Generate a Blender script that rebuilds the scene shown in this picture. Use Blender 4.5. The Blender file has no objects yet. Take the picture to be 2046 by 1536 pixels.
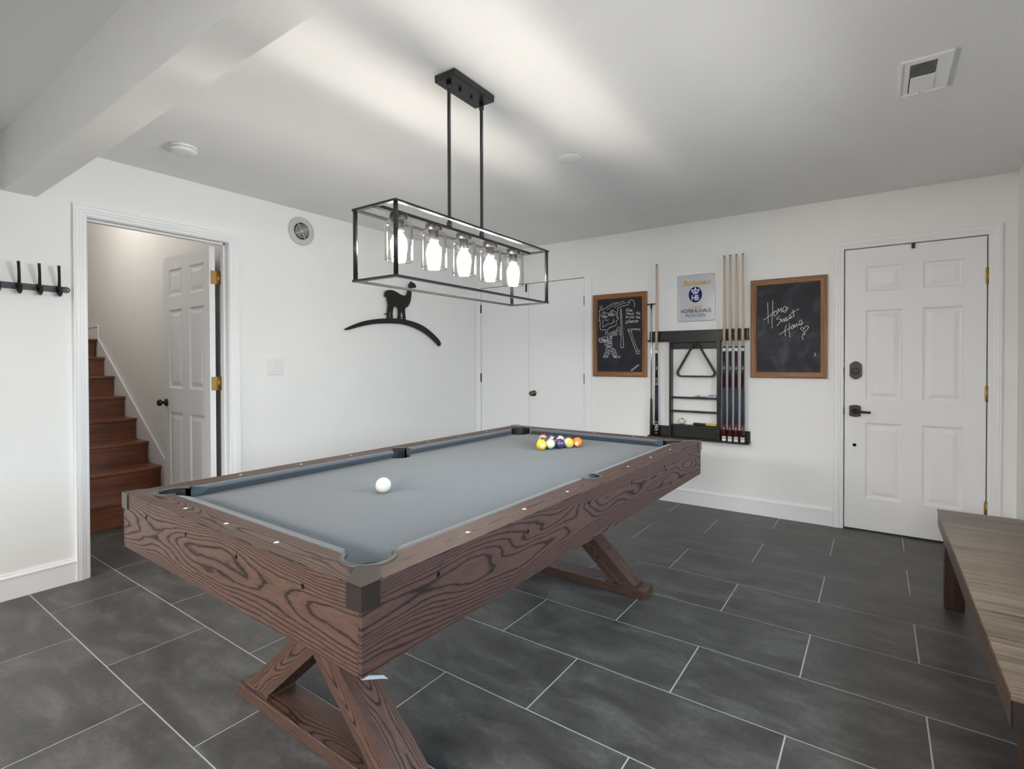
import bpy, bmesh, math, random
from mathutils import Matrix, Vector, geometry
random.seed(7)
PI = math.pi
scn = bpy.context.scene
COL = scn.collection
R = math.radians

# ------------------------------------------------------------------ camera, world, lights, exposure
F_PX, CX_PX, CY_PX = 1030.8135, 1027.3363, 733.0731       # for a 2046 x 1536 frame
YAW, PITCH, ROLL = 0.614796, 0.0103092, -0.002385
CAM = Vector((3.734010, -4.542175, 1.243763))
fw = Vector((-math.sin(YAW) * math.cos(PITCH), math.cos(YAW) * math.cos(PITCH), -math.sin(PITCH)))
rt = Vector((math.cos(YAW), math.sin(YAW), 0))
up = rt.cross(fw)
r2 = rt * math.cos(ROLL) + up * math.sin(ROLL)
u2 = -rt * math.sin(ROLL) + up * math.cos(ROLL)
cd = bpy.data.cameras.new('camera')
cam = bpy.data.objects.new('camera', cd)
COL.objects.link(cam)
cam.matrix_world = Matrix(((r2.x, u2.x, -fw.x, CAM.x), (r2.y, u2.y, -fw.y, CAM.y), (r2.z, u2.z, -fw.z, CAM.z), (0, 0, 0, 1)))
cd.sensor_fit = 'HORIZONTAL'
cd.sensor_width = 36
cd.lens = F_PX / 2046 * 36
cd.shift_x = -(CX_PX - 1023) / 2046
cd.shift_y = (CY_PX - 768) / 2046
cd.clip_start = 0.02
scn.camera = cam

vs = scn.view_settings
vs.view_transform = 'Standard'
vs.look = 'None'
vs.gamma = 1
vs.use_curve_mapping = False
vs.exposure = 0.2

wd = bpy.data.worlds.new('sky')
scn.world = wd
wd.use_nodes = True
wd.node_tree.nodes['Background'].inputs[0].default_value = (0.86, 0.93, 1.0, 1)
wd.node_tree.nodes['Background'].inputs[1].default_value = 0.05

def area(name, loc, rot, sx, sy, power, color):
    l = bpy.data.lights.new(name, 'AREA')
    l.shape = 'RECTANGLE'
    l.size, l.size_y = sx, sy
    l.energy = power
    l.color = color
    o = bpy.data.objects.new(name, l)
    o.location = loc
    o.rotation_euler = rot
    COL.objects.link(o)
    return o
# daylight through two windows out of view, plus an added rear-right fill
area('daylight_rear', (0.85, -8.1, 2.75), (R(56), 0, 0), 2.6, 1.4, 385, (1.0, 0.985, 0.965))
area('rear_right_fill', (4.0, -8.0, 2.3), (R(72), 0, R(4)), 1.8, 1.2, 235, (1.0, 0.99, 0.975))  # fill light added to brighten the right part of the back wall
area('daylight_right', (5.9, -2.75, 2.25), (0, R(72), 0), 2.2, 3.4, 220, (0.68, 0.86, 1.0))
# unseen stairwell lamp, placed forward of the landing to brighten the open door
pl = bpy.data.lights.new('stair_lamp', 'POINT')
pl.energy = 17
pl.color = (1.0, 0.95, 0.88)
pl.shadow_soft_size = 0.12
po = bpy.data.objects.new('stair_lamp', pl)
po.location = (-1.7, -3.48, 2.95)
COL.objects.link(po)

# ------------------------------------------------------------------ helpers
class MB:
    def __init__(s):
        s.v, s.f, s.sm = [], [], []
    def add(s, vs, fs, smooth=False):
        b = len(s.v)
        s.v += [tuple(p) for p in vs]
        for f in fs:
            s.f.append(tuple(i + b for i in f))
            s.sm.append(smooth)
        return s
    def box(s, x0, x1, y0, y1, z0, z1):
        x0, x1 = min(x0, x1), max(x0, x1)
        y0, y1 = min(y0, y1), max(y0, y1)
        z0, z1 = min(z0, z1), max(z0, z1)
        return s.add([(x0, y0, z0), (x1, y0, z0), (x1, y1, z0), (x0, y1, z0), (x0, y0, z1), (x1, y0, z1), (x1, y1, z1), (x0, y1, z1)],
                     [(0, 3, 2, 1), (4, 5, 6, 7), (0, 1, 5, 4), (1, 2, 6, 5), (2, 3, 7, 6), (3, 0, 4, 7)])
    def bbox(s, x0, x1, y0, y1, z0, z1, b=.003):
        """box with chamfered vertical and horizontal edges"""
        x0, x1 = min(x0, x1), max(x0, x1)
        y0, y1 = min(y0, y1), max(y0, y1)
        z0, z1 = min(z0, z1), max(z0, z1)
        bm = bmesh.new()
        bmesh.ops.create_cube(bm, size=1)
        for v in bm.verts:
            v.co = Vector(((x0 + x1) / 2 + v.co.x * (x1 - x0), (y0 + y1) / 2 + v.co.y * (y1 - y0), (z0 + z1) / 2 + v.co.z * (z1 - z0)))
        bmesh.ops.bevel(bm, geom=bm.edges[:], offset=b, segments=1, affect='EDGES')
        bm.verts.index_update()
        s.add([v.co for v in bm.verts], [[v.index for v in f.verts] for f in bm.faces])
        bm.free()
        return s
    def rings(s, rs, closed_loop=True, cap0=False, cap1=False, smooth=True, loop_ends=False):
        """skin a list of equal-length rings of points"""
        n = len(rs[0])
        vs = [p for r in rs for p in r]
        fs = []
        m = len(rs)
        for i in range(m if loop_ends else m - 1):
            j = (i + 1) % m
            for k in range(n if closed_loop else n - 1):
                k2 = (k + 1) % n
                fs.append((i * n + k, i * n + k2, j * n + k2, j * n + k))
        s.add(vs, fs, smooth)
        if cap0:
            s.add(rs[0], [tuple(range(n))[::-1]])
        if cap1:
            s.add(rs[-1], [tuple(range(n))])
        return s
    def lathe(s, prof, o=(0, 0, 0), ax='z', seg=20, cap0=True, cap1=True, smooth=True):
        """prof: list of (radius, height) along axis"""
        rs = []
        for r, h in prof:
            ring = []
            for k in range(seg):
                a = 2 * PI * k / seg
                c, d = r * math.cos(a), r * math.sin(a)
                p = {'z': (c, d, h), 'x': (h, c, d), 'y': (d, h, c)}[ax]
                ring.append((p[0] + o[0], p[1] + o[1], p[2] + o[2]))
            rs.append(ring)
        return s.rings(rs, True, cap0, cap1, smooth)
    def tube(s, pts, r, seg=8, closed=False):
        pts = [Vector(p) for p in pts]
        n = len(pts)
        rs = []
        e1 = None
        for i, p in enumerate(pts):
            a = pts[i - 1] if (i or closed) else pts[0]
            b = pts[(i + 1) % n] if (i < n - 1 or closed) else pts[-1]
            t = (b - a).normalized()
            if e1 is None:
                e1 = t.cross(Vector((0, 0, 1)) if abs(t.z) < .9 else Vector((1, 0, 0))).normalized()
            else:
                e1 = (e1 - t * e1.dot(t)).normalized()
            e2 = t.cross(e1)
            rr = r[i] if isinstance(r, (list, tuple)) else r
            rs.append([p + e1 * rr * math.cos(2 * PI * k / seg) + e2 * rr * math.sin(2 * PI * k / seg) for k in range(seg)])
        return s.rings(rs, True, not closed, not closed, True, closed)
    def prism(s, poly, h0, h1, ax='z'):
        """extrude a 2-D polygon between h0 and h1 along an axis; the 2-D plane is xy / xz (ax y) / yz (ax x)"""
        def P(a, b, h):
            return {'z': (a, b, h), 'y': (a, h, b), 'x': (h, a, b)}[ax]
        n = len(poly)
        tris = geometry.tessellate_polygon([[Vector((a, b, 0)) for a, b in poly]])
        lo = [P(a, b, h0) for a, b in poly]
        hi = [P(a, b, h1) for a, b in poly]
        s.add(lo + hi, [(i, (i + 1) % n, n + (i + 1) % n, n + i) for i in range(n)])
        s.add(lo, [t[::-1] for t in tris])
        s.add(hi, [tuple(t) for t in tris])
        return s
    def ribbon(s, strokes, w, y):
        """flat chalk strokes in the x-z plane at depth y"""
        for st in strokes:
            n = len(st)
            L, Rr = [], []
            for i, (x, z) in enumerate(st):
                a, b = st[max(0, i - 1)], st[min(n - 1, i + 1)]
                dx, dz = b[0] - a[0], b[1] - a[1]
                d = math.hypot(dx, dz) or 1
                ww = w * random.uniform(.75, 1.1)
                L.append((x - dz / d * ww, y, z + dx / d * ww))
                Rr.append((x + dz / d * ww, y, z - dx / d * ww))
            s.add(L + Rr, [(i, i + 1, n + i + 1, n + i) for i in range(n - 1)])
        return s
    def xf(s, M):
        s.v = [tuple(M @ Vector(p)) for p in s.v]
        return s
    def mesh(s, name, mat, fix=True):
        me = bpy.data.meshes.new(name)
        me.from_pydata(s.v, [], s.f)
        me.polygons.foreach_set('use_smooth', s.sm)
        if fix:
            bm = bmesh.new()
            bm.from_mesh(me)
            bmesh.ops.remove_doubles(bm, verts=bm.verts, dist=1e-5)
            bmesh.ops.recalc_face_normals(bm, faces=bm.faces)
            bm.to_mesh(me)
            bm.free()
        if mat:
            me.materials.append(mat)
        return me
    def obj(s, name, mat, parent=None, loc=None, fix=True, label=None):
        o = bpy.data.objects.new(name, s.mesh(name, mat, fix))
        COL.objects.link(o)
        if parent:
            o.parent = parent
        if loc:
            o.location = loc
        if label:
            o['label'] = label
        return o

def smooth_line(pts, closed=False, n=5):
    """Catmull-Rom through the points of a 2-D line"""
    m = len(pts)
    if m < 3:
        return pts
    out = []
    for i in range(m if closed else m - 1):
        p1, p2 = pts[i], pts[(i + 1) % m]
        p0 = pts[i - 1] if (i or closed) else p1
        p3 = pts[(i + 2) % m] if (closed or i + 2 < m) else p2
        for k in range(n):
            t_ = k / n
            out.append(tuple(.5 * (2 * b + (c_ - a) * t_ + (2 * a - 5 * b + 4 * c_ - d) * t_ ** 2 + (3 * b - a - 3 * c_ + d) * t_ ** 3) for a, b, c_, d in zip(p0, p1, p2, p3)))
    if not closed:
        out.append(tuple(pts[-1]))
    return out

def tag(o, label, cat, group=None, kind=None):
    o['label'] = label
    o['category'] = cat
    if group:
        o['group'] = group
    if kind:
        o['kind'] = kind
    return o

def thing(name, label, cat, loc=(0, 0, 0), rz=0, group=None):
    o = bpy.data.objects.new(name, None)
    o.empty_display_size = .05
    o.location = loc
    o.rotation_euler = (0, 0, rz)
    COL.objects.link(o)
    return tag(o, label, cat, group)

def struct(o):
    o['kind'] = 'structure'
    return o

def place(o, M):
    o.matrix_local = M
    return o

def arc(cx, cy, r, a0, a1, n=14):
    return [(cx + r * math.cos(R(a0 + (a1 - a0) * k / n)), cy + r * math.sin(R(a0 + (a1 - a0) * k / n))) for k in range(n + 1)]

# ------------------------------------------------------------------ materials
def mat(name, col=(.8, .8, .8), rough=.5, metal=0, spec=.5, coat=0):
    m = bpy.data.materials.new(name)
    m.use_nodes = True
    b = m.node_tree.nodes['Principled BSDF']
    b.inputs['Base Color'].default_value = (*col, 1)
    b.inputs['Roughness'].default_value = rough
    b.inputs['Metallic'].default_value = metal
    b.inputs['Specular IOR Level'].default_value = spec
    b.inputs['Coat Weight'].default_value = coat
    m.diffuse_color = (*col, 1)
    return m

class NT:
    def __init__(s, m):
        s.t = m.node_tree
        s.b = s.t.nodes['Principled BSDF']
    def n(s, typ, **kw):
        nd = s.t.nodes.new(typ)
        for k, v in kw.items():
            setattr(nd, k, v)
        return nd
    def put(s, sock, v):
        if hasattr(v, 'is_linked') or hasattr(v, 'links'):
            s.t.links.new(v, sock)
        else:
            sock.default_value = v
    def math(s, op, a, b=0.0, c=None):
        nd = s.n('ShaderNodeMath', operation=op)
        s.put(nd.inputs[0], a)
        s.put(nd.inputs[1], b)
        if c is not None:
            s.put(nd.inputs[2], c)
        return nd.outputs[0]
    def coord(s, which='Object'):
        return s.n('ShaderNodeTexCoord').outputs[which]
    def sep(s, v):
        nd = s.n('ShaderNodeSeparateXYZ')
        s.put(nd.inputs[0], v)
        return nd.outputs
    def comb(s, x, y, z):
        nd = s.n('ShaderNodeCombineXYZ')
        for i, v in enumerate((x, y, z)):
            s.put(nd.inputs[i], v)
        return nd.outputs[0]
    def noise(s, vec, scale=1, detail=2, rough=.5, dist=0):
        nd = s.n('ShaderNodeTexNoise')
        s.put(nd.inputs['Vector'], vec)
        nd.inputs['Scale'].default_value = scale
        nd.inputs['Detail'].default_value = detail
        nd.inputs['Roughness'].default_value = rough
        nd.inputs['Distortion'].default_value = dist
        return nd.outputs[0]
    def ramp(s, fac, stops, interp='LINEAR'):
        nd = s.n('ShaderNodeValToRGB')
        nd.color_ramp.interpolation = interp
        e = nd.color_ramp.elements
        while len(e) < len(stops):
            e.new(.5)
        for k, (p, c) in enumerate(stops):
            e[k].position = p
            e[k].color = (*c, 1) if len(c) == 3 else c
        s.put(nd.inputs[0], fac)
        return nd.outputs[0]
    def mix(s, fac, a, b, mode='MIX'):
        nd = s.n('ShaderNodeMix', data_type='RGBA', blend_type=mode)
        s.put(nd.inputs[0], fac)
        for i, v in ((6, a), (7, b)):
            s.put(nd.inputs[i], (*v, 1) if isinstance(v, tuple) and len(v) == 3 else v)
        return nd.outputs[2]
    def bump(s, h, strength=.2, dist=.01):
        nd = s.n('ShaderNodeBump')
        nd.inputs['Strength'].default_value = strength
        nd.inputs['Distance'].default_value = dist
        s.put(nd.inputs['Height'], h)
        s.t.links.new(nd.outputs[0], s.b.inputs['Normal'])

def paint(name, col, rough=.55, grain=.03):
    m = mat(name, col, rough, spec=.35)
    t = NT(m)
    c = t.coord()
    f = t.noise(c, 3, 3)
    t.put(t.b.inputs['Base Color'], t.mix(f, tuple(k * (1 - grain) for k in col), tuple(min(1, k * (1 + grain)) for k in col)))
    t.bump(t.noise(c, 180, 2), .06, .002)
    return m

def ash(name, along, across, seed, light=(.125, .068, .05), dark=(.022, .011, .009), c0=0.0, half=.09, scale=1.0, rough=.42, third=0.0):
    """cathedral-grained stained wood: iso-lines of a stretched noise field, dense and straight at the board edges"""
    m = mat(name, light, rough, spec=.36)
    t = NT(m)
    o = t.sep(t.coord())
    ix = {'x': 0, 'y': 1, 'z': 2}
    s_, a_ = o[ix[along]], t.math('SUBTRACT', o[ix[across]], c0)
    if third:
        a_ = t.math('ADD', a_, t.math('MULTIPLY', o[3 - ix[along] - ix[across]], third))
    wob = t.noise(t.comb(t.math('MULTIPLY', s_, 9 * scale), t.math('MULTIPLY', a_, 30 * scale), seed + 3.3), 1, 3, .6)
    fld = t.noise(t.comb(t.math('MULTIPLY', s_, 1.9 * scale), t.math('MULTIPLY', a_, 9.0 * scale), seed), 1, 1.2, .35)
    q = t.math('DIVIDE', a_, half)
    q2 = t.math('MULTIPLY', t.math('MULTIPLY', q, q), .6)
    h = t.math('ADD', t.math('ADD', t.math('MULTIPLY', fld, 1.25), q2), t.math('MULTIPLY', wob, .09))
    fr = t.math('FRACT', t.math('MULTIPLY', h, 11.0))
    line = t.ramp(fr, [(0, (.0, .0, .0)), (.10, (.05, .05, .05)), (.2, (.75, .75, .75)), (.5, (1, 1, 1)), (.86, (.9, .9, .9)), (1, (.1, .1, .1))])
    pores = t.noise(t.comb(t.math('MULTIPLY', s_, 22), t.math('MULTIPLY', a_, 420), seed), 1, 2, .6)
    pr = t.ramp(pores, [(.36, (.62, .62, .62)), (.52, (1, 1, 1))])
    tone = t.noise(t.comb(t.math('MULTIPLY', s_, 1.3), t.math('MULTIPLY', a_, 6), seed + 9), 1, 2)
    lc = t.mix(tone, tuple(k * .82 for k in light), tuple(k * 1.2 for k in light))
    c = t.mix(line, dark, lc)
    c = t.mix(1.0, c, pr, 'MULTIPLY')
    t.put(t.b.inputs['Base Color'], c)
    t.put(t.b.inputs['Roughness'], t.math('ADD', rough, t.math('MULTIPLY', t.math('SUBTRACT', 1.0, line), .2)))
    t.bump(t.math('MULTIPLY', line, pr), .25, .0012)
    return m

def streak(name, light, dark, along, across, seed=0, rough=.4, fine=160, spec=.4, coarse=9, lo=.36, hi=.74):
    m = mat(name, light, rough, spec=spec)
    t = NT(m)
    o = t.sep(t.coord())
    ix = {'x': 0, 'y': 1, 'z': 2}
    s_, a_ = o[ix[along]], o[ix[across]]
    k = o[3 - ix[along] - ix[across]]
    n1 = t.noise(t.comb(t.math('MULTIPLY', s_, 2.5), t.math('MULTIPLY', a_, fine), t.math('ADD', seed, t.math('MULTIPLY', k, fine * .3))), 1, 4, .65)
    n2 = t.noise(t.comb(t.math('MULTIPLY', s_, 1.5), t.math('MULTIPLY', a_, coarse), t.math('ADD', seed + 5, t.math('MULTIPLY', k, coarse))), 1, 3, .6, .4)
    f = t.math('ADD', t.math('MULTIPLY', n1, .6), t.math('MULTIPLY', n2, .5))
    c = t.ramp(f, [(lo, dark), ((lo + hi) / 2, tuple((a + b) / 2 for a, b in zip(light, dark))), (hi, light)])
    t.put(t.b.inputs['Base Color'], c)
    t.bump(n1, .15, .001)
    return m

def glass(name, gloss=.6, tint=(.985, .98, .97)):
    """thin clear glass: mostly transparent, mirror-like towards grazing angles"""
    m = bpy.data.materials.new(name)
    m.use_nodes = True
    nt = m.node_tree
    nt.nodes.remove(nt.nodes['Principled BSDF'])
    tr = nt.nodes.new('ShaderNodeBsdfTransparent')
    tr.inputs[0].default_value = (*tint, 1)
    gl = nt.nodes.new('ShaderNodeBsdfGlossy')
    gl.inputs['Roughness'].default_value = .03
    lw = nt.nodes.new('ShaderNodeLayerWeight')
    lw.inputs[0].default_value = .32
    mp = nt.nodes.new('ShaderNodeMath')
    mp.operation = 'MULTIPLY_ADD'
    mp.inputs[1].default_value = 1.0
    mp.inputs[2].default_value = gloss * .3
    nt.links.new(lw.outputs['Facing'], mp.inputs[0])
    mp2 = nt.nodes.new('ShaderNodeMath')
    mp2.operation = 'POWER'
    mp2.inputs[1].default_value = 2.2
    nt.links.new(mp.outputs[0], mp2.inputs[0])
    mx = nt.nodes.new('ShaderNodeMixShader')
    nt.links.new(mp2.outputs[0], mx.inputs[0])
    nt.links.new(tr.outputs[0], mx.inputs[1])
    nt.links.new(gl.outputs[0], mx.inputs[2])
    nt.links.new(mx.outputs[0], nt.nodes['Material Output'].inputs[0])
    return m

def emit(name, col, k):
    m = bpy.data.materials.new(name)
    m.use_nodes = True
    b = m.node_tree.nodes['Principled BSDF']
    b.inputs['Base Color'].default_value = (*col, 1)
    b.inputs['Emission Color'].default_value = (*col, 1)
    b.inputs['Emission Strength'].default_value = k
    return m

M_WALL = paint('wall_paint', (.86, .855, .835))
M_CEIL = paint('ceiling_paint', (.86, .86, .86), .7)
M_TRIM = paint('trim_paint', (.86, .862, .87), .35, .01)
M_DOOR = paint('door_paint', (.85, .853, .865), .38, .01)
M_WHITE = mat('white_plastic', (.8, .8, .79), .35)
M_VENT = mat('vent_grey_plastic', (.55, .55, .54), .45)
M_BLACK = mat('black_metal', (.018, .017, .017), .38, .2)
M_BRONZE = mat('dark_bronze', (.045, .036, .03), .36, .75)
M_BRASS = mat('aged_brass', (.42, .27, .1), .34, .9)
M_DARK = mat('painted_hole_shade', (.01, .01, .01), .9, spec=.1)  # near-black surface standing in for the shade inside holes and openings
M_CHROME = mat('polished_steel', (.75, .76, .78), .16, 1)
M_GROUT = mat('grout', (.46, .45, .43), .85)

# ------------------------------------------------------------------ the room
H = 2.4456
YB = -6.6            # rear wall, behind the camera
XR = 4.459

# floor of large grey tiles in running bond; the grout bed is the floor, every tile a part
M_TILES = []
for k in range(4):
    m = mat('floor_tile_%d' % k, (.06, .06, .06), .42, spec=.42)
    t = NT(m)
    c = t.coord()
    g = t.n('ShaderNodeObjectInfo')
    vv = t.n('ShaderNodeVectorMath', operation='ADD')
    t.put(vv.inputs[0], c)
    t.put(vv.inputs[1], t.comb(k * 3.7, t.math('MULTIPLY', g.outputs['Random'], 40.0), 0.0))
    st = t.n('ShaderNodeVectorMath', operation='MULTIPLY')
    t.put(st.inputs[0], vv.outputs[0])
    st.inputs[1].default_value = (.7, 1.5, 1)
    n1 = t.noise(st.outputs[0], 5, 6, .62, .4)
    n2 = t.noise(vv.outputs[0], 45, 4, .7)
    f = t.math('ADD', t.math('MULTIPLY', n1, .75), t.math('MULTIPLY', n2, .25))
    t.put(t.b.inputs['Base Color'], t.ramp(f, [(.32, (.043, .040, .0375)), (.5, (.077, .0735, .070)), (.68, (.138, .133, .127))]))
    t.put(t.b.inputs['Roughness'], t.math('ADD', .34, t.math('MULTIPLY', n1, .2)))
    t.bump(f, .12, .002)
    M_TILES.append(m)
floor = struct(MB().box(-1.1, XR + .1, YB - .1, .1, -.08, -.0012).obj('floor', M_GROUT))
TW, TD, GAP = .778, .386, .0026
tile_meshes = {}
def tile(x0, x1, y0, y1):
    w, d = x1 - x0, y1 - y0
    key = (round(w, 3), round(d, 3), random.randrange(4))
    if key not in tile_meshes:
        mb = MB()
        b = .0007
        lo = [(0, 0, -.01), (w, 0, -.01), (w, d, -.01), (0, d, -.01)]
        md = [(p[0], p[1], -b) for p in lo]
        hi = [(b, b, 0), (w - b, b, 0), (w - b, d - b, 0), (b, d - b, 0)]
        mb.rings([lo, md, hi], True, False, True, False)
        tile_meshes[key] = mb.mesh('tile', M_TILES[key[2]])
    o = bpy.data.objects.new('tile', tile_meshes[key])
    o.location = (x0, y0, 0)
    o.parent = floor
    COL.objects.link(o)
for r in range(-13, 9):
    y0 = -3.02 + TD * r
    y1 = y0 + TD
    off = 2.32 if r % 2 == 1 else 2.708
    for k in range(-5, 4):
        x0, x1 = off + TW * k, off + TW * (k + 1)
        a0, a1, b0, b1 = max(x0, -.99), min(x1, XR), max(y0, YB), min(y1, 0)
        if a0 < 0:                                   # the part beyond the left wall line lies in the stairwell
            c0, c1 = max(b0, -3.65), min(b1, -2.69)
            if b0 >= -3.53 and b1 <= -2.73:
                pass
            else:
                if c1 - c0 > .02 and min(a1, 0) - a0 > .02:
                    tile(a0 + GAP, min(a1, 0) - (GAP if a1 <= 0 else 0), c0 + GAP, c1 - GAP)
                a0 = 0
        if a1 - a0 > .02 and b1 - b0 > .02:
            tile(a0 + GAP, a1 - GAP, b0 + GAP, b1 - GAP)

# walls
OY0, OY1, OZ = -3.525, -2.733, 2.083          # stair door opening
JT = .018
wl = MB()
wl.box(-.12, 0, YB, OY0 - JT, 0, H + .02)
wl.box(-.12, 0, OY1 + JT, .1, 0, H + .02)
wl.box(-.12, 0, OY0 - JT, OY1 + JT, OZ + JT, H + .02)
struct(wl.obj('wall_left', M_WALL))
# back wall: closet opening and outer door are set in recesses
CX0, CX1, CZ = .070, 1.376, 2.071
EX0, EX1, EZ = 3.524, 4.318, 2.066
wb = MB()
for x0, x1, z0 in ((-.12, CX0, 0), (CX0, CX1, CZ), (CX1, EX0 - JT, 0), (EX0 - JT, EX1 + JT, EZ + JT), (EX1 + JT, XR + .12, 0)):
    wb.box(x0, x1, 0, .14, z0, H + .02)
wb.box(-.12, XR + .12, .12, .16, 0, H + .02)
struct(wb.obj('wall_back', M_WALL))
# right wall with a window beside the bench, rear wall with a wide window and an added one for fill; all out of frame
WY0, WY1, WZ0, WZ1 = -3.85, -1.65, .95, 2.1
wr = MB()
wr.box(XR, XR + .12, YB, WY0, 0, H + .02)
wr.box(XR, XR + .12, WY1, 0, 0, H + .02)
wr.box(XR, XR + .12, WY0, WY1, 0, WZ0)
wr.box(XR, XR + .12, WY0, WY1, WZ1, H + .02)
struct(wr.obj('wall_right', M_WALL))
wq = MB()
wq.box(-.12, .15, YB - .12, YB, 0, H + .02)
wq.box(2.15, 2.9, YB - .12, YB, 0, H + .02)
wq.box(4.4, XR + .12, YB - .12, YB, 0, H + .02)
wq.box(2.9, 4.4, YB - .12, YB, 0, .85)
wq.box(2.9, 4.4, YB - .12, YB, 2.1, H + .02)
wq.box(.15, 2.15, YB - .12, YB, -.05, .08)
wq.box(.15, 2.15, YB - .12, YB, 2.1, H + .02)
struct(wq.obj('wall_rear', M_WALL))
def window(name, a0, a1, z0, z1, fixed, axis):
    mb = MB()
    for k in range(4):
        a = a0 + (a1 - a0) * k / 3
        a_, b_ = (max(a - .03, a0), min(a + .03, a1))
        mb.box(*((fixed - .04, fixed, a_, b_) if axis == 'x' else (a_, b_, fixed - .04, fixed)), z0, z1)
    for zz in (z0, z1 - .05):
        mb.box(*((fixed - .04, fixed, a0, a1) if axis == 'x' else (a0, a1, fixed - .04, fixed)), zz, zz + .05)
    return struct(mb.obj(name, M_TRIM))
window('window_1', WY0, WY1, WZ0, WZ1, XR + .1, 'x')
window('added_fill_window', 2.9, 4.4, .85, 2.1, YB - .04, 'y')  # made-up window that lets the rear-right fill in
window('window_2', .15, 2.15, .08, 2.1, YB - .04, 'y')

ceil = struct(MB().box(-.12, XR + .12, YB - .12, .16, H, H + .1).obj('ceiling', M_CEIL))
MB().box(0, XR, -3.873, -3.742, 2.1425, H + .01).obj('beam', M_WALL, ceil, label='boxed-in beam painted like the walls')

# stairwell behind the left wall
SY = -2.69
ws = MB()
ws.box(-4.2, -.12, SY, SY + .1, -.05, 4.1)
struct(ws.obj('wall_stair_right', M_WALL))
struct(MB().box(-4.2, -.12, -3.75, -3.65, -.05, 4.1).obj('wall_stair_left', M_WALL))
struct(MB().box(-4.3, -4.2, -3.75, SY + .1, -.05, 4.1).obj('wall_stair_end', M_WALL))
struct(MB().box(-.12, -.02, -3.75, SY + .1, H + .02, 4.1).obj('wall_stair_front', M_WALL))
struct(MB().box(-4.3, -.02, -3.75, SY + .1, 4.1, 4.2).obj('ceiling_stair', M_CEIL))

M_STAIR = streak('stair_wood_riser', (.27, .092, .044), (.075, .024, .012), 'y', 'z', 2, .3, 90, .5, 14)
M_TREAD = streak('stair_wood_tread', (.27, .098, .05), (.09, .032, .017), 'y', 'x', 4, .28, 90, .5, 14)
st = thing('staircase', 'reddish-brown wooden staircase rising behind the open white door', 'staircase', (-.965, -3.17, 0))
def sx(x): return x + .965
def sy(y): return y + 3.17
Z = [0.0] + [.19 + .185 * k for k in range(8)]
for k in range(1, 9):
    xr = -.965 - .262 * (k - 1)
    MB().box(sx(xr), sx(xr - .018), sy(-3.645), sy(SY - .0185), Z[k - 1], Z[k] - .024).obj('riser', M_STAIR, st)
    xb = xr - .262 - .018 if k < 8 else -4.195
    nb = MB()
    xn = xr + .026
    prof = [(xn, Z[k] - .004), (xn - .004, Z[k]), (xb, Z[k]), (xb, Z[k] - .024), (xn - .004, Z[k] - .024), (xn, Z[k] - .02)]
    nb.prism([(sx(a), b) for a, b in prof], sy(-3.645), sy(SY - .0185), 'y')
    nb.obj('tread' if k < 8 else 'landing', M_TREAD, st)
sk = MB()
sk.prism([(sx(-2.715), 1.488), (sx(-.66), .093), (sx(-.66), 0), (sx(-.9), 0), (sx(-2.715), 1.23)], sy(SY - .018), sy(SY - .004), 'y')
sk.prism([(sx(-2.715), 1.50), (sx(-.66), .105), (sx(-.66), .08), (sx(-2.715), 1.475)], sy(SY - .023), sy(SY - .0185), 'y')
sk.obj('skirt_board', M_TRIM, st, label='white skirt board along the stairwell wall')
lb = MB()
lb.box(sx(-4.19), sx(-2.715), sy(SY - .016), sy(SY - .004), 1.485, 1.605)
lb.box(sx(-4.19), sx(-2.715), sy(SY - .022), sy(SY - .004), 1.605, 1.622)
lb.obj('landing_baseboard', M_TRIM, st, label='white baseboard on the upper landing')

# mouldings
def sweep(mb, prof, path, nrm):
    """prof: (u outward in plane, t out of wall); path: 2-D points in the wall plane, mitred; nrm maps (a, z, t) to xyz"""
    n = len(path)
    rs = []
    for i, p in enumerate(path):
        d = []
        if i > 0:
            d.append(Vector((p[0] - path[i - 1][0], p[1] - path[i - 1][1])).normalized())
        if i < n - 1:
            d.append(Vector((path[i + 1][0] - p[0], path[i + 1][1] - p[1])).normalized())
        ns = [Vector((-v.y, v.x)) for v in d]
        if len(ns) == 2:
            mdir = (ns[0] + ns[1]).normalized()
            mdir /= max(.2, mdir.dot(ns[0]))
        else:
            mdir = ns[0]
        rs.append([nrm(p[0] + mdir.x * u, p[1] + mdir.y * u, tt) for u, tt in prof])
    mb.rings(rs, True, True, True, False)
CAS = [(0, 0), (0, .009), (.004, .011), (.018, .011), (.021, .015), (.032, .0155), (.035, .019), (.05, .02), (.054, .018), (.057, .021), (.063, .021), (.064, .0)]
mb = MB()     # stair door casing: path runs so that the left normal points away from the opening
sweep(mb, CAS, [(OY1 + .004, 0), (OY1 + .004, OZ + .004), (OY0 - .004, OZ + .004), (OY0 - .004, 0)][::-1], lambda a, z, t_: (t_, a, z))
t1 = struct(mb.obj('trim_1', M_TRIM))
jb = MB()
jb.box(-.125, .001, OY0 - JT, OY0, 0, OZ + JT).box(-.125, .001, OY1, OY1 + JT, 0, OZ + JT).box(-.125, .001, OY0, OY1, OZ, OZ + JT)
jb.box(-.085, -.05, OY0, OY0 + .011, 0, OZ).box(-.085, -.05, OY1 - .011, OY1, 0, OZ).box(-.085, -.05, OY0, OY1, OZ - .011, OZ)
jb.obj('jamb', M_TRIM, t1)
mb = MB()
sweep(mb, CAS, [(EX0 - .002, 0), (EX0 - .002, EZ + .002), (EX1 + .002, EZ + .002), (EX1 + .002, 0)], lambda a, z, t_: (a, -t_, z))
t2 = struct(mb.obj('trim_2', M_TRIM))
jb = MB()
jb.box(EX0 - JT, EX0, 0, .12, 0, EZ + JT).box(EX1, EX1 + JT, 0, .12, 0, EZ + JT).box(EX0, EX1, 0, .12, EZ, EZ + JT)
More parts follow.
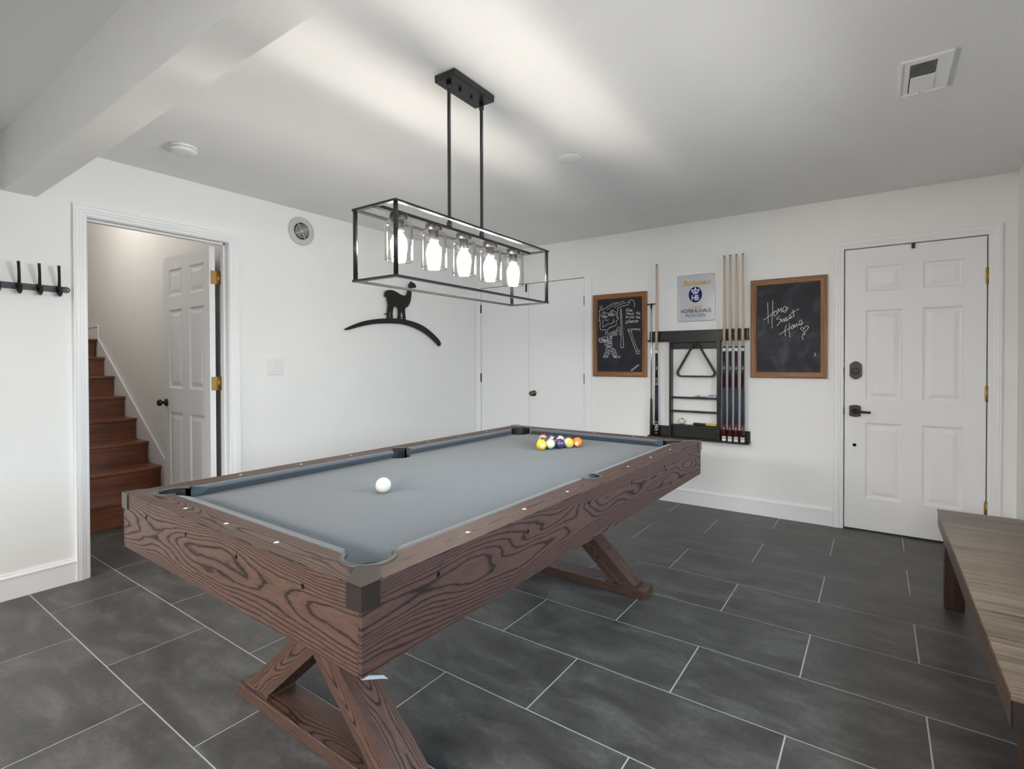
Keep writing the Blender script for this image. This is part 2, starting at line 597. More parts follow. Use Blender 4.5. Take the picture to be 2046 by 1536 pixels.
jb.obj('jamb', M_TRIM, t2)
MB().box(EX0, EX1, .0, .12, .0005, .009).obj('threshold', M_BLACK, t2, label='black door threshold')
mb = MB()
mb.box(.003, CX0 - .002, -.012, 0, 0, CZ + .004).box(CX1 + .003, CX1 + .08, -.012, 0, 0, CZ + .004)
struct(mb.obj('trim_3', M_TRIM))
BP = [(0, 0), (.014, 0), (.014, .108), (.017, .11), (.017, .118), (.011, .124), (.008, .134), (0, .134)]
def base(name, pieces):
    mb = MB()
    for axis, w, s, a0, a1 in pieces:
        if axis == 'x':                         # wall at x = w, room on side s
            mb.prism([(w + s * a, b) for a, b in BP], a0, a1, 'y')
        else:
            mb.prism([(w + s * a, b) for a, b in BP], a0, a1, 'x')
    struct(mb.obj(name, M_TRIM))
base('baseboard_left', [('x', 0, 1, YB, OY0 - .068), ('x', 0, 1, OY1 + .068, 0)])
base('baseboard_back', [('y', 0, -1, CX1 + .08, EX0 - .066), ('y', 0, -1, EX1 + .066, XR)])
base('baseboard_right', [('x', XR, -1, YB, 0)])

# ------------------------------------------------------------------ doors
def panel_door(name, x0, x1, z0, z1, cols, rows, th, M, mt):
    """leaf in its own x-z plane, front face at y = 0 towards -y; each moulded panel is a part"""
    leaf = MB()
    xs = [x0] + [v for c_ in cols for v in c_] + [x1]
    zs = [z0] + [v for r_ in rows for v in r_] + [z1]
    pan = []
    for face in (0, 1):
        y = 0 if face == 0 else th
        for i in range(len(xs) - 1):
            for j in range(len(zs) - 1):
                a, b, c_, d = xs[i], xs[i + 1], zs[j], zs[j + 1]
                if i % 2 and j % 2:
                    if face == 0:
                        pan.append((a, b, c_, d))
                    continue
                leaf.add([(a, y, c_), (b, y, c_), (b, y, d), (a, y, d)], [(0, 1, 2, 3)])
    leaf.add([(x0, 0, z0), (x1, 0, z0), (x1, 0, z1), (x0, 0, z1), (x0, th, z0), (x1, th, z0), (x1, th, z1), (x0, th, z1)],
             [(0, 1, 5, 4), (1, 2, 6, 5), (2, 3, 7, 6), (3, 0, 4, 7)])
    root = leaf.obj(name, mt)
    root.matrix_world = M
    struct(root)
    for a, b, c_, d in pan:
        mb = MB()
        for y, sg in ((0, 1), (th, -1)):
            rs = []
            for ins, dep in ((0, 0), (.006, .004), (.012, .009), (.024, .010), (.03, .0085), (.05, .003), (.054, .0025)):
                q = y + sg * dep
                rs.append([(a + ins, q, c_ + ins), (b - ins, q, c_ + ins), (b - ins, q, d - ins), (a + ins, q, d - ins)])
            mb.rings(rs, True, False, True, False)
        mb.obj('door_panel', mt, root)
    return root
def knob_mb(o=(0, 0, 0), s=1):
    mb = MB()
    pr = [(.031, 0), (.031, -.004), (.026, -.010), (.014, -.014), (.0105, -.022), (.0105, -.03), (.02, -.036), (.026, -.044), (.0265, -.052), (.022, -.06), (.019, -.061), (.016, -.0635)]
    mb.lathe([(r * s, h * s) for r, h in pr], o, 'y', 24)
    return mb
# outer door in the back wall
d1 = panel_door('door_1', 3.530, 4.312, .012, 2.060, [(3.656, 3.874), (3.982, 4.200)], [(.243, .795), (.96, 1.612), (1.745, 1.928)], .04,
                Matrix.Translation((0, .004, 0)), M_DOOR)
for zc in (1.80, 1.025, .265):
    hb = MB()
    hb.lathe([(.006, zc - .055), (.006, zc + .055)], (4.315, -.006, 0), 'z', 10)
    hb.box(4.304, 4.3125, -.004, 0, zc - .05, zc + .05).box(4.3175, 4.322, -.008, -.002, zc - .05, zc + .05)
    hb.obj('hinge', M_BRASS, d1)
def rounded(cx, cz, w, h, bulge, n=8):
    pts = []
    for k in range(n + 1):
        u = -1 + 2 * k / n
        pts.append((cx + u * w / 2, cz + h / 2 - bulge * u * u))
    for k in range(n + 1):
        u = 1 - 2 * k / n
        pts.append((cx + u * w / 2, cz - h / 2 + bulge * u * u))
    return pts
hw = MB().prism(rounded(3.598, 1.175, .076, .132, .026), -.012, 0, 'y').prism(rounded(3.598, 1.175, .066, .12, .022), -.017, -.011, 'y')
db = hw.obj('deadbolt', M_BRONZE, d1, label='dark bronze deadbolt plate')
tt = MB().lathe([(.026, 0), (.024, -.012), (.02, -.014)], (0, 0, 0), 'y', 20)
tt.bbox(-.028, .028, -.03, -.013, -.006, .006, .002)
place(tt.obj('thumb_turn', M_BRONZE, db), Matrix.Translation((3.596, -.016, 1.168)) @ Matrix.Rotation(R(-27), 4, 'Y'))
lv = MB().prism(rounded(3.595, .876, .072, .088, .008), -.01, 0, 'y')
lh = lv.obj('lever_plate', M_BRONZE, d1, label='dark bronze plate of the door lever')
lm = MB().lathe([(.02, -.009), (.018, -.02), (.012, -.026), (.012, -.05)], (3.593, 0, .874), 'y', 18)
lm.tube([(3.585, -.05, .876), (3.61, -.052, .876), (3.66, -.053, .873), (3.69, -.051, .872)], [.011, .010, .0085, .008], 10)
lm.obj('lever', M_BRONZE, lh)
MB().lathe([(.012, 0), (.012, -.002), (.009, -.0025)], (3.592, 0, .625), 'y', 16).obj('lock_hole', M_DARK, d1, label='small dark round lock hole')
MB().bbox(3.919, 3.939, -.014, 0, 2.026, 2.062, .002).obj('top_latch', M_BLACK, d1, label='small black latch at the top edge')
for zc in (1.17, .875):
    MB().box(3.5215, 3.5285, -.006, .002, zc - .028, zc + .028).obj('strike_plate', M_BRONZE, d1)
# open door to the stairs, hinged on the right jamb, turned into the stairwell
d2 = panel_door('door_2', -.896, -.128, .012, 2.066, [(-.797, -.568), (-.447, -.213)], [(.193, .861), (1.045, 1.653), (1.757, 1.962)], .038,
                Matrix.Translation((0, -2.802, 0)), M_DOOR)
knob_mb((-.851, 0, .93)).obj('door_knob', M_BRONZE, d2)
for zc in (1.847, 1.093, .25):
    hb = MB()
    hb.lathe([(.007, zc - .05), (.007, zc + .05)], (-.1205, .056, 0), 'z', 10)
    hb.bbox(-.128, -.1255, .008, .05, zc - .048, zc + .048, .001).box(-.1245, -.09, .0585, .0665, zc - .048, zc + .048)
    hb.obj('hinge', M_BRASS, d2)
# the closet's pair of flush doors
def flush(name, x0, x1):
    return struct(MB().bbox(x0, x1, .002, .037, .012, CZ - .006, .002).obj(name, M_DOOR))
d3 = flush('door_3', CX0 + .004, .7125)
d4 = flush('door_4', .7155, CX1 - .004)
for d, xh, zs in ((d3, .070, (1.838, 1.065, .25)), (d4, 1.3745, (1.842, 1.074, .25))):
    for zc in zs:
        hb = MB().lathe([(.0055, zc - .047), (.0055, zc + .047)], (xh, -.005, 0), 'z', 8)
        hb.box(xh - .008, xh + .008, -.003, .002, zc - .045, zc + .045)
        hb.obj('hinge', M_BRONZE, d)
knob_mb((.779, .002, .912)).obj('door_knob', mat('antique_bronze_knob', (.16, .12, .075), .25, .9), d4)
MB().bbox(.681, .695, -.012, .002, 1.978, 2.064, .002).obj('top_bolt', M_BRONZE, d3, label='slim surface bolt at the top')

# traced wall decoration and chalk lines, in metres on their walls
B1=[[[1.5648,1.7291],[1.6112,1.7557],[1.6675,1.7846],[1.7266,1.8032]],[[1.6182,1.7358],[1.6815,1.7708],[1.737,1.7929],[1.7917,1.8051]],[[1.6919,1.7507],[1.7438,1.7731],[1.8154,1.7907]],[[1.7266,1.7454],[1.778,1.7581],[1.8423,1.7731]],[[1.536,1.7341],[1.5432,1.7238],[1.5504,1.7398]],[[1.5432,1.7665],[1.5626,1.7391]],[[1.5555,1.7789],[1.5791,1.7479]],[[1.5432,1.7206],[1.5432,1.6811],[1.5396,1.655],[1.5309,1.6489],[1.5323,1.6357],[1.5431,1.6319],[1.5489,1.648]],[[1.5503,1.6282],[1.5467,1.5759],[1.5539,1.5526],[1.5754,1.5452],[1.6039,1.5474],[1.6096,1.5342],[1.6053,1.4919]],[[1.728,1.7453],[1.7266,1.7036],[1.7217,1.6556],[1.73,1.6616],[1.7403,1.6546],[1.7335,1.6389],[1.7162,1.6269]],[[1.7127,1.6271],[1.7148,1.5883],[1.6814,1.5755],[1.6323,1.5561],[1.6266,1.5335],[1.6216,1.5012]],[[1.6386,1.6899],[1.6366,1.6805],[1.6272,1.6718],[1.6123,1.6657],[1.5946,1.6633],[1.5777,1.6652],[1.565,1.6709],[1.5591,1.6794],[1.5611,1.689],[1.5706,1.6977],[1.5858,1.7038],[1.6035,1.7061],[1.6202,1.7041],[1.6328,1.6984],[1.6386,1.6899]],[[1.7144,1.7032],[1.7133,1.6932],[1.7053,1.6839],[1.6918,1.677],[1.6756,1.6741],[1.6597,1.6756],[1.6475,1.6812],[1.6413,1.69],[1.6424,1.7001],[1.6505,1.7095],[1.6641,1.7163],[1.6804,1.7192],[1.6961,1.7176],[1.7082,1.7119],[1.7144,1.7032]],[[1.6323,1.6894],[1.6429,1.694]],[[1.6079,1.6795],[1.607,1.6759],[1.603,1.6726],[1.5966,1.6702],[1.5891,1.6692],[1.5821,1.6698],[1.5768,1.6719],[1.5744,1.6751],[1.5753,1.6787],[1.5794,1.682],[1.5858,1.6844],[1.5933,1.6854],[1.6003,1.6848],[1.6055,1.6827],[1.6079,1.6795]],[[1.6888,1.6948],[1.6879,1.6907],[1.6836,1.6869],[1.6768,1.6843],[1.6689,1.6832],[1.6614,1.684],[1.6557,1.6865],[1.6531,1.6901],[1.6541,1.6943],[1.6583,1.6981],[1.6651,1.7007],[1.6731,1.7018],[1.6806,1.701],[1.6862,1.6985],[1.6888,1.6948]],[[1.5755,1.7122],[1.604,1.7171]],[[1.657,1.727],[1.6885,1.7283]],[[1.6675,1.7069],[1.6689,1.6842]],[[1.6054,1.6778],[1.6111,1.6612],[1.6054,1.6354],[1.6394,1.6403]],[[1.584,1.643],[1.5733,1.601],[1.579,1.5745],[1.6252,1.5987],[1.6849,1.609],[1.6898,1.6475]],[[1.68,1.6286],[1.687,1.6089]],[[1.6287,1.5042],[1.6604,1.5161],[1.7162,1.5335],[1.7231,1.4979],[1.6814,1.4863],[1.6428,1.468]],[[1.6393,1.5006],[1.6569,1.4806],[1.6674,1.5126],[1.6814,1.4928],[1.6918,1.5215],[1.7057,1.4984],[1.7127,1.5272]],[[1.7196,1.5302],[1.7231,1.5558],[1.7403,1.5648],[1.7541,1.5546],[1.7506,1.5451],[1.7369,1.5424],[1.7437,1.5261],[1.7609,1.5287],[1.7643,1.5414]],[[1.7437,1.51],[1.7677,1.5124]],[[1.7437,1.494],[1.7677,1.4964]],[[1.7575,1.7274],[1.7644,1.7206],[1.7814,1.5024],[1.7882,1.3872],[1.7814,1.3745],[1.7677,1.3747],[1.7609,1.3877],[1.7643,1.5158],[1.7575,1.721]],[[1.6251,1.4555],[1.6039,1.4789],[1.5538,1.464],[1.5502,1.4279],[1.5896,1.4303],[1.6251,1.4424]],[[1.561,1.4638],[1.611,1.4493],[1.5596,1.4507],[1.6039,1.4397],[1.5574,1.4376]],[[1.525,1.4648],[1.5322,1.4678],[1.5466,1.4576],[1.5358,1.4513],[1.5394,1.4347],[1.5502,1.4312]],[[1.6322,1.4911],[1.6252,1.475],[1.6287,1.4554],[1.5967,1.4301],[1.6038,1.3973],[1.618,1.3839],[1.6392,1.3738]],[[1.6709,1.4737],[1.6674,1.4284],[1.6709,1.4024],[1.6568,1.3767]],[[1.6393,1.4681],[1.6639,1.4609],[1.6216,1.4425],[1.6639,1.435],[1.6074,1.4233],[1.666,1.4155],[1.6109,1.4036],[1.6638,1.3928],[1.6251,1.3838],[1.6533,1.38]],[[1.6286,1.374],[1.6074,1.3645],[1.6109,1.3384],[1.5895,1.3059],[1.6321,1.299],[1.6463,1.3379],[1.6498,1.3509]],[[1.618,1.3578],[1.6427,1.351],[1.6144,1.3318],[1.6357,1.3218],[1.6002,1.3091]],[[1.6568,1.3735],[1.6673,1.3311],[1.6883,1.2888],[1.7161,1.2983],[1.7091,1.3371],[1.6918,1.3632],[1.6638,1.3733]],[[1.6708,1.3635],[1.6883,1.3568],[1.6708,1.3376],[1.7022,1.3307],[1.6813,1.3115],[1.7091,1.3048]],[[1.6265,1.2873],[1.6242,1.284],[1.6179,1.2813],[1.6088,1.2798],[1.5987,1.2799],[1.5896,1.2815],[1.5832,1.2843],[1.581,1.2877],[1.5832,1.2911],[1.5896,1.2938],[1.5987,1.2952],[1.6088,1.2951],[1.6179,1.2935],[1.6242,1.2908],[1.6265,1.2873]],[[1.756,1.2864],[1.7528,1.2828],[1.7436,1.28],[1.7304,1.2784],[1.7156,1.2785],[1.7022,1.2802],[1.693,1.2832],[1.6897,1.2869],[1.693,1.2905],[1.7022,1.2934],[1.7156,1.2949],[1.7304,1.2947],[1.7436,1.293],[1.7528,1.29],[1.756,1.2864]],[[1.7119,1.2854],[1.7109,1.2826],[1.7082,1.2804],[1.7043,1.2792],[1.7,1.2792],[1.6961,1.2805],[1.6934,1.2828],[1.6924,1.2856],[1.6934,1.2884],[1.6961,1.2906],[1.7,1.2918],[1.7044,1.2918],[1.7082,1.2905],[1.7109,1.2882],[1.7119,1.2854]],[[1.8924,1.7414],[1.8957,1.7758],[1.8857,1.8017],[1.8658,1.8126],[1.8457,1.8045],[1.8336,1.7895]],[[1.8336,1.7895],[1.8356,1.8052]],[[1.8336,1.7863],[1.8557,1.788]],[[1.8188,1.7397],[1.8221,1.6981]],[[1.8086,1.718],[1.8322,1.7217]],[[1.839,1.7384],[1.839,1.7035]],[[1.839,1.7162],[1.849,1.7219],[1.8537,1.7058]],[[1.8591,1.7119],[1.8724,1.7174],[1.8657,1.7241],[1.8591,1.715],[1.8644,1.7052],[1.8791,1.7107]],[[1.8187,1.6761],[1.8208,1.695],[1.8322,1.6817],[1.8423,1.6938],[1.8457,1.6746]],[[1.8624,1.6895],[1.8524,1.6838],[1.8557,1.6753],[1.8657,1.6799],[1.8671,1.6735]],[[1.8757,1.673],[1.8757,1.6888],[1.8857,1.6895],[1.891,1.6722]],[[1.9188,1.7052],[1.9221,1.6736]],[[1.9109,1.6899],[1.9307,1.6932]],[[1.9353,1.698],[1.9333,1.673]],[[1.9339,1.6843],[1.9418,1.6863],[1.9418,1.6725]],[[1.9438,1.6787],[1.951,1.6821]],[[1.812,1.6446],[1.8154,1.6635],[1.8241,1.6504],[1.8336,1.6645],[1.8356,1.6466]],[[1.8457,1.6588],[1.8524,1.6489]],[[1.8604,1.6593],[1.8457,1.6302]],[[1.8691,1.6639],[1.8711,1.6435]],[[1.8624,1.6547],[1.8791,1.657]],[[1.8824,1.6632],[1.8837,1.6429]],[[1.8837,1.6505],[1.891,1.6501],[1.891,1.6425]],[[1.9122,1.6616],[1.9142,1.6376]],[[1.9056,1.6525],[1.9221,1.6548]],[[1.9254,1.6596],[1.9254,1.6389]],[[1.9254,1.6483],[1.9333,1.6492],[1.934,1.6385]],[[1.9385,1.6426],[1.9497,1.6471],[1.9438,1.6524],[1.9385,1.6426],[1.9497,1.6396]],[[1.8154,1.6254],[1.8106,1.5957],[1.8268,1.6013]],[[1.8457,1.622],[1.8322,1.6214],[1.8289,1.6037],[1.8457,1.6068]],[[1.8302,1.6132],[1.8423,1.6146]],[[1.8657,1.621],[1.8524,1.6191],[1.851,1.6065],[1.8624,1.6041],[1.8644,1.6116],[1.8557,1.612]],[[1.8844,1.622],[1.8724,1.6207],[1.8697,1.6038],[1.8857,1.6062]],[[1.8711,1.6132],[1.8824,1.6146]],[[1.891,1.6047],[1.8937,1.6216],[1.9043,1.6041],[1.9089,1.6221]],[[1.9155,1.6224],[1.9135,1.6037],[1.9287,1.6092],[1.9307,1.6179],[1.9155,1.6224]],[[1.9517,1.5418],[1.8356,1.5419],[1.8457,1.5066],[1.9155,1.3217],[1.9254,1.3166],[1.9517,1.3138]],[[1.9517,1.528],[1.8657,1.5249],[1.9254,1.3468]],[[1.8356,1.5419],[1.8457,1.5224],[1.8657,1.5217],[1.8624,1.5408]],[[1.9155,1.328],[1.9287,1.3467],[1.9419,1.3403],[1.9386,1.3202]],[[1.9419,1.3403],[1.9517,1.337]]]
STICK=[[1.8604,1.1563],[1.9373,1.2135]]
B2=[[[3.0096,1.7105],[3.0125,1.6574],[3.0156,1.5452]],[[3.049,1.7233],[3.0458,1.6306],[3.0421,1.5688],[3.045,1.5036]],[[2.9815,1.5718],[3.0223,1.6009],[3.0475,1.6243],[3.0643,1.6419]],[[3.0715,1.6427],[3.0587,1.6299],[3.0571,1.6052],[3.07,1.6045],[3.0782,1.6257],[3.0726,1.6445]],[[3.0849,1.6161],[3.0865,1.6591],[3.096,1.6339],[3.1069,1.6609],[3.1114,1.6238]],[[3.1158,1.6328],[3.1443,1.6494],[3.1387,1.6712],[3.1223,1.663],[3.1197,1.6356],[3.1334,1.6256],[3.147,1.6401],[3.1551,1.664]],[[3.1005,1.5968],[3.0811,1.5885],[3.0784,1.5732],[3.1005,1.5752],[3.1033,1.5597],[3.0896,1.5357],[3.0774,1.5208]],[[3.1061,1.578],[3.116,1.5499],[3.1253,1.5771],[3.1309,1.5523],[3.139,1.5856]],[[3.139,1.5611],[3.1526,1.5696],[3.1472,1.5821],[3.1379,1.5703],[3.1445,1.5578],[3.1608,1.5692]],[[3.1608,1.5753],[3.177,1.5866],[3.1688,1.6053],[3.1618,1.5874],[3.1689,1.5749],[3.1878,1.5922]],[[3.1893,1.6437],[3.1975,1.5856]],[[3.1715,1.6113],[3.1984,1.628],[3.2321,1.6471]],[[3.1446,1.5272],[3.1338,1.4848],[3.1383,1.4387]],[[3.1652,1.5415],[3.1637,1.4898],[3.1693,1.4299]],[[3.0926,1.4506],[3.1338,1.4787],[3.1772,1.5075]],[[3.188,1.5253],[3.1772,1.5075],[3.1827,1.4921],[3.1934,1.5069],[3.188,1.5241]],[[3.1961,1.5007],[3.1977,1.5279],[3.2068,1.5063],[3.2148,1.5333],[3.2213,1.5088]],[[3.2255,1.5207],[3.2494,1.5377],[3.244,1.5591],[3.2334,1.5505],[3.2335,1.5264],[3.2468,1.5228],[3.2615,1.5414]],[[3.2654,1.4649],[3.2548,1.4803],[3.2415,1.4917],[3.2495,1.5016],[3.26,1.4982],[3.2638,1.486],[3.2706,1.5038],[3.2863,1.5121],[3.2957,1.5057],[3.289,1.488],[3.2733,1.4706],[3.2654,1.4559],[3.2565,1.4472],[3.255,1.4201],[3.263,1.4079]],[[3.2654,1.4559],[3.2723,1.4497],[3.2655,1.4439]],[[3.3363,1.3078],[3.3441,1.2868],[3.339,1.2809]],[[3.3271,1.287],[3.3302,1.2822]]]
ALP=[[-1.0268,2.0262],[-1.0102,2.016],[-0.987,2.0122],[-0.9715,2.0027],[-0.9611,1.9867],[-0.9651,1.97],[-0.9951,1.9637],[-1.017,1.9564],[-1.0198,1.9277],[-1.0266,1.8607],[-1.0435,1.8118],[-1.069,1.7766],[-1.1006,1.7571],[-1.1058,1.7221],[-1.0987,1.6496],[-1.1286,1.6476],[-1.1382,1.701],[-1.1504,1.7232],[-1.1604,1.6993],[-1.1631,1.6528],[-1.1996,1.6504],[-1.1933,1.6969],[-1.199,1.7517],[-1.217,1.7612],[-1.235,1.7624],[-1.2494,1.7475],[-1.2592,1.7011],[-1.2572,1.6466],[-1.2832,1.6448],[-1.2887,1.6989],[-1.2933,1.7166],[-1.3005,1.6889],[-1.2973,1.6466],[-1.3241,1.6448],[-1.3295,1.6958],[-1.3211,1.7415],[-1.3174,1.7779],[-1.3265,1.8131],[-1.3309,1.8441],[-1.3425,1.8385],[-1.3517,1.842],[-1.3562,1.8595],[-1.3514,1.8868],[-1.334,1.9004],[-1.3049,1.91],[-1.2579,1.9125],[-1.2101,1.9022],[-1.1617,1.8844],[-1.1185,1.8777],[-1.0936,1.884],[-1.0783,1.9119],[-1.0719,1.9361],[-1.0591,1.961],[-1.0615,1.9843],[-1.0461,2.005]]
ARC=[[-1.7893,1.5224],[-1.7794,1.5312],[-1.6991,1.5666],[-1.5953,1.6026],[-1.4767,1.6276],[-1.3414,1.6455],[-1.1996,1.6531],[-1.0887,1.6484],[-0.9737,1.632],[-0.8677,1.6044],[-0.7721,1.5604],[-0.6879,1.5094],[-0.6305,1.4662],[-0.6117,1.4365],[-0.6162,1.4161],[-0.6337,1.4056],[-0.6569,1.4121],[-0.6883,1.4394],[-0.7586,1.4839],[-0.8411,1.5278],[-0.9215,1.558],[-1.0256,1.5861],[-1.1388,1.6033],[-1.2598,1.6036],[-1.3761,1.5967],[-1.477,1.5854],[-1.585,1.5645],[-1.6686,1.5429],[-1.7497,1.5202],[-1.7844,1.5169]]
PEGS=[[-1.336,1.6868],[-1.1379,1.6671]]

# ------------------------------------------------------------------ pool table
TX, TY, TR = 2.2558, -2.711, -.0102
HU, HV, TH, TA = .647, 1.162, .793, .186
BED = TH - .038
LIGHT, DARKW = (.116, .064, .048), (.018, .009, .0075)
M_END = ash('ash_end_panel', 'x', 'z', 1.7, LIGHT, DARKW, TH - TA / 2, TA / 2)
M_SIDE = ash('ash_side_panel', 'y', 'z', 5.1, tuple(k * v for k, v in zip(LIGHT, (.86, .84, .95))), DARKW, TH - TA / 2, TA / 2)
M_RAILX = ash('ash_end_rail', 'x', 'y', 8.3, LIGHT, tuple(k * 1.3 for k in DARKW), -1.12, .05, rough=.34)
M_RAILY = ash('ash_side_rail', 'y', 'x', 2.9, LIGHT, tuple(k * 1.6 for k in DARKW), .60, .03, rough=.34)
M_LEG = ash('ash_leg', 'x', 'z', 4.4, LIGHT, DARKW, -.045, .05, third=.9)
M_FOOT = ash('ash_foot', 'x', 'y', 6.6, tuple(k * .9 for k in LIGHT), DARKW, -.8, .06, rough=.34, third=.9)
M_CLOTH = mat('grey_blue_cloth', (.2, .245, .28), .9, spec=.2)
t = NT(M_CLOTH)
c = t.coord()
n1 = t.noise(c, 2.2, 3)
n2 = t.noise(c, 260, 2)
t.put(t.b.inputs['Base Color'], t.mix(t.math('ADD', t.math('MULTIPLY', n1, .7), t.math('MULTIPLY', n2, .3)), (.043, .068, .096), (.057, .082, .110)))
t.b.inputs['Sheen Weight'].default_value = .26
t.b.inputs['Sheen Tint'].default_value = (1.0, .90, .79, 1)
t.b.inputs['Sheen Roughness'].default_value = .5
t.bump(n2, .1, .001)
M_IRON = mat('pocket_iron', (.085, .082, .076), .4, .1)
M_CAP = mat('corner_cap_metal', (.11, .09, .08), .3, .85)
M_LINER = mat('pocket_leather', (.016, .017, .022), .42)
M_SIGHT = mat('pearl_sight', (.85, .83, .8), .3)

tb = thing('pool_table', 'pool table with grey cloth and dark-grained wooden sides on crossed legs', 'pool table', (TX, TY, 0), TR)
pcs = []      # corner pockets (u, v)
PCU, PCV = .522, 1.045
bedp = []
# bed outline: counter-clockwise, biting around the six pockets
r_ = .058
def bite(cx, cy, a0, a1, n=10):
    return arc(cx, cy, r_, a0, a1, n)
def cross(d):
    return math.degrees(math.asin(min(1, d / r_)))
a_ = cross(1.075 - PCV)       # where the pocket circle meets the end edge
b_ = cross(.555 - PCU)
s_ = cross(.555 - .548)
bl = []
bl += bite(-PCU, -PCV, 90 + b_ , -a_, 12)                   # near-left
bl += bite(PCU, -PCV, 180 + a_, 90 - b_, 12)
bl += bite(.548, 0, 270 + s_, 90 - s_, 12)
bl += bite(PCU, PCV, 270 + b_, 180 - a_, 12)
bl += bite(-PCU, PCV, a_, -90 - b_, 12)
bl += bite(-.548, 0, 90 + s_, -90 - s_, 12)
MB().prism(bl, BED - .03, BED).obj('bed_cloth', M_CLOTH, tb, label='flat grey playing surface')
# wooden rail tops
def sgn(poly, su, sv):
    return [(a * su, b * sv) for a, b in poly]
ro = .064
ea = math.degrees(math.asin((1.072 - PCV) / ro))
eb = math.degrees(math.asin((.552 - PCU) / ro))
end_poly = [(-HU, -HV), (HU, -HV)] + arc(PCU, -PCV, ro, 315, 180 + ea, 8) + sgn(arc(PCU, -PCV, ro, 315, 180 + ea, 8)[::-1], -1, 1)
sa = math.degrees(math.asin((.552 - .548) / .05))
side_poly = [(HU, -HV), (HU, HV)] + sgn(arc(PCU, -PCV, ro, 315, 450 - eb, 8), 1, -1) + arc(.548, 0, .05, 90 - sa, -90 + sa, 10) + arc(PCU, -PCV, ro, 315, 450 - eb, 8)[::-1]
rails = []
for sv in (-1, 1):
    rails.append(MB().prism(sgn(end_poly, 1, -sv), TH - .0035, TH).obj('end_rail', M_RAILX, tb))
for su in (1, -1):
    rails.append(MB().prism(sgn(side_poly, su, 1), TH - .0035, TH).obj('side_rail', M_RAILY, tb))
def sight(u, v, rail):
    MB().lathe([(.0062, TH - .002), (.0062, TH + .0004), (.005, TH + .0006)], (u, v, 0), 'z', 14).obj('sight', M_SIGHT, rail)
for k, sv in ((0, -1), (1, 1)):
    for u in (-.26, 0, .26):
        sight(u, sv * 1.121, rails[k])
for k, su in ((2, 1), (3, -1)):
    for v in (-.785, -.522, -.26, .26, .522, .785):
        sight(su * .6, v, rails[k])
# aprons, with dark discs painted in for the shade of the bolt holes
aps = []
for sv in (-1, 1):
    a = MB().bbox(-HU + .012, HU - .012, sv * HV, sv * (HV - .02), TH - TA, TH - .0037, .0012).obj('end_apron', M_END, tb)
    for u in (-.447, -.156, .141, .441):
        MB().lathe([(.0065, sv * (HV + .0002)), (.0045, sv * (HV + .0008)), (.002, sv * (HV + .0004))], (u, 0, TH - .05), 'y', 12, False, True).obj('bolt_hole_shade', M_DARK, a)
for su in (1, -1):
    a = MB().bbox(su * HU, su * (HU - .012), -HV, HV, TH - TA, TH - .0037, .0012).obj('side_apron', M_SIDE, tb)
    for v in (-.944, -.571, -.19, .19, .574, .964):
        MB().lathe([(.0065, su * (HU + .0002)), (.0045, su * (HU + .0008)), (.002, su * (HU + .0004))], (0, v, TH - .047), 'x', 12, False, True).obj('bolt_hole_shade', M_DARK, a)
MB().box(-HU + .03, HU - .03, -HV + .03, HV - .03, TH - TA + .014, BED - .125).obj('cabinet_bottom', mat('table_underside', (.03, .022, .02), .7), tb)
# a strip of pale edging has come loose under the nearest corner
MB().prism([(-1.1625, .6065), (-1.145, .6068), (-1.106, .588), (-1.094, .5745), (-1.11, .583)], HU - .004, HU - .0005, 'x').obj('loose_edging', mat('pale_edging', (.42, .46, .52), .4), tb, label='loose pale edging strip under the near corner')
# metal corner caps
for su in (-1, 1):
    for sv in (-1, 1):
        mb = MB()
        o_ = .004
        mb.prism(sgn([(.602, -HV - o_), (HU + o_, -HV - o_), (HU + o_, -1.118), (HU - .012, -1.10), (.585, -1.072), (.553, -1.103)], su, -sv), TH - .002, TH + .0025)
        pl_ = [(.602, -HV - o_), (HU + o_, -HV - o_), (HU + o_, -1.118), (HU - .001, -1.118), (HU - .001, -HV + .001), (.602, -HV + .001)]
        mb.prism(sgn(pl_, su, -sv), TH - .05, TH - .001)
        mb.obj('corner_cap', M_CAP, tb)
# cushions
def cushion(p0, p1, q0, q1, mitre0, mitre1, ax):
    """nose from p0..p1 / back q; ax 'u' runs along u at v = +-; values are |cross| positions"""
    pass
CP = [(.552, TH - .001), (.535, TH - .0015), (.519, TH - .006), (.5145, TH - .0095), (.516, TH - .0135), (.543, BED + .0005), (.552, BED + .0005)]
def cush(name, a0, a1, da0, da1, side, su):
    """profile CP; a0..a1 run at the back edge, the nose is shorter/longer by da"""
    rs = []
    kk = (1.072 - .552) if side == 'v' else 0
    for a, d in ((a0, da0), (a1, da1)):
        ring = []
        for c_, z_ in CP:
            tt_ = (.552 - c_) / .0375
            aa = a + d * tt_
            cc = (c_ + kk) * su
            ring.append((cc, aa, z_) if side == 'u' else (aa, cc, z_))
        rs.append(ring)
    MB().rings(rs, True, True, True, False).obj(name, M_CLOTH, tb)
for su in (1, -1):
    cush('side_cushion', .052, .987, .010, -.045, 'u', su)
    cush('side_cushion', -.987, -.052, .045, -.010, 'u', su)
for sv in (1, -1):
    cush('end_cushion', -.463, .463, .046, -.046, 'v', sv)
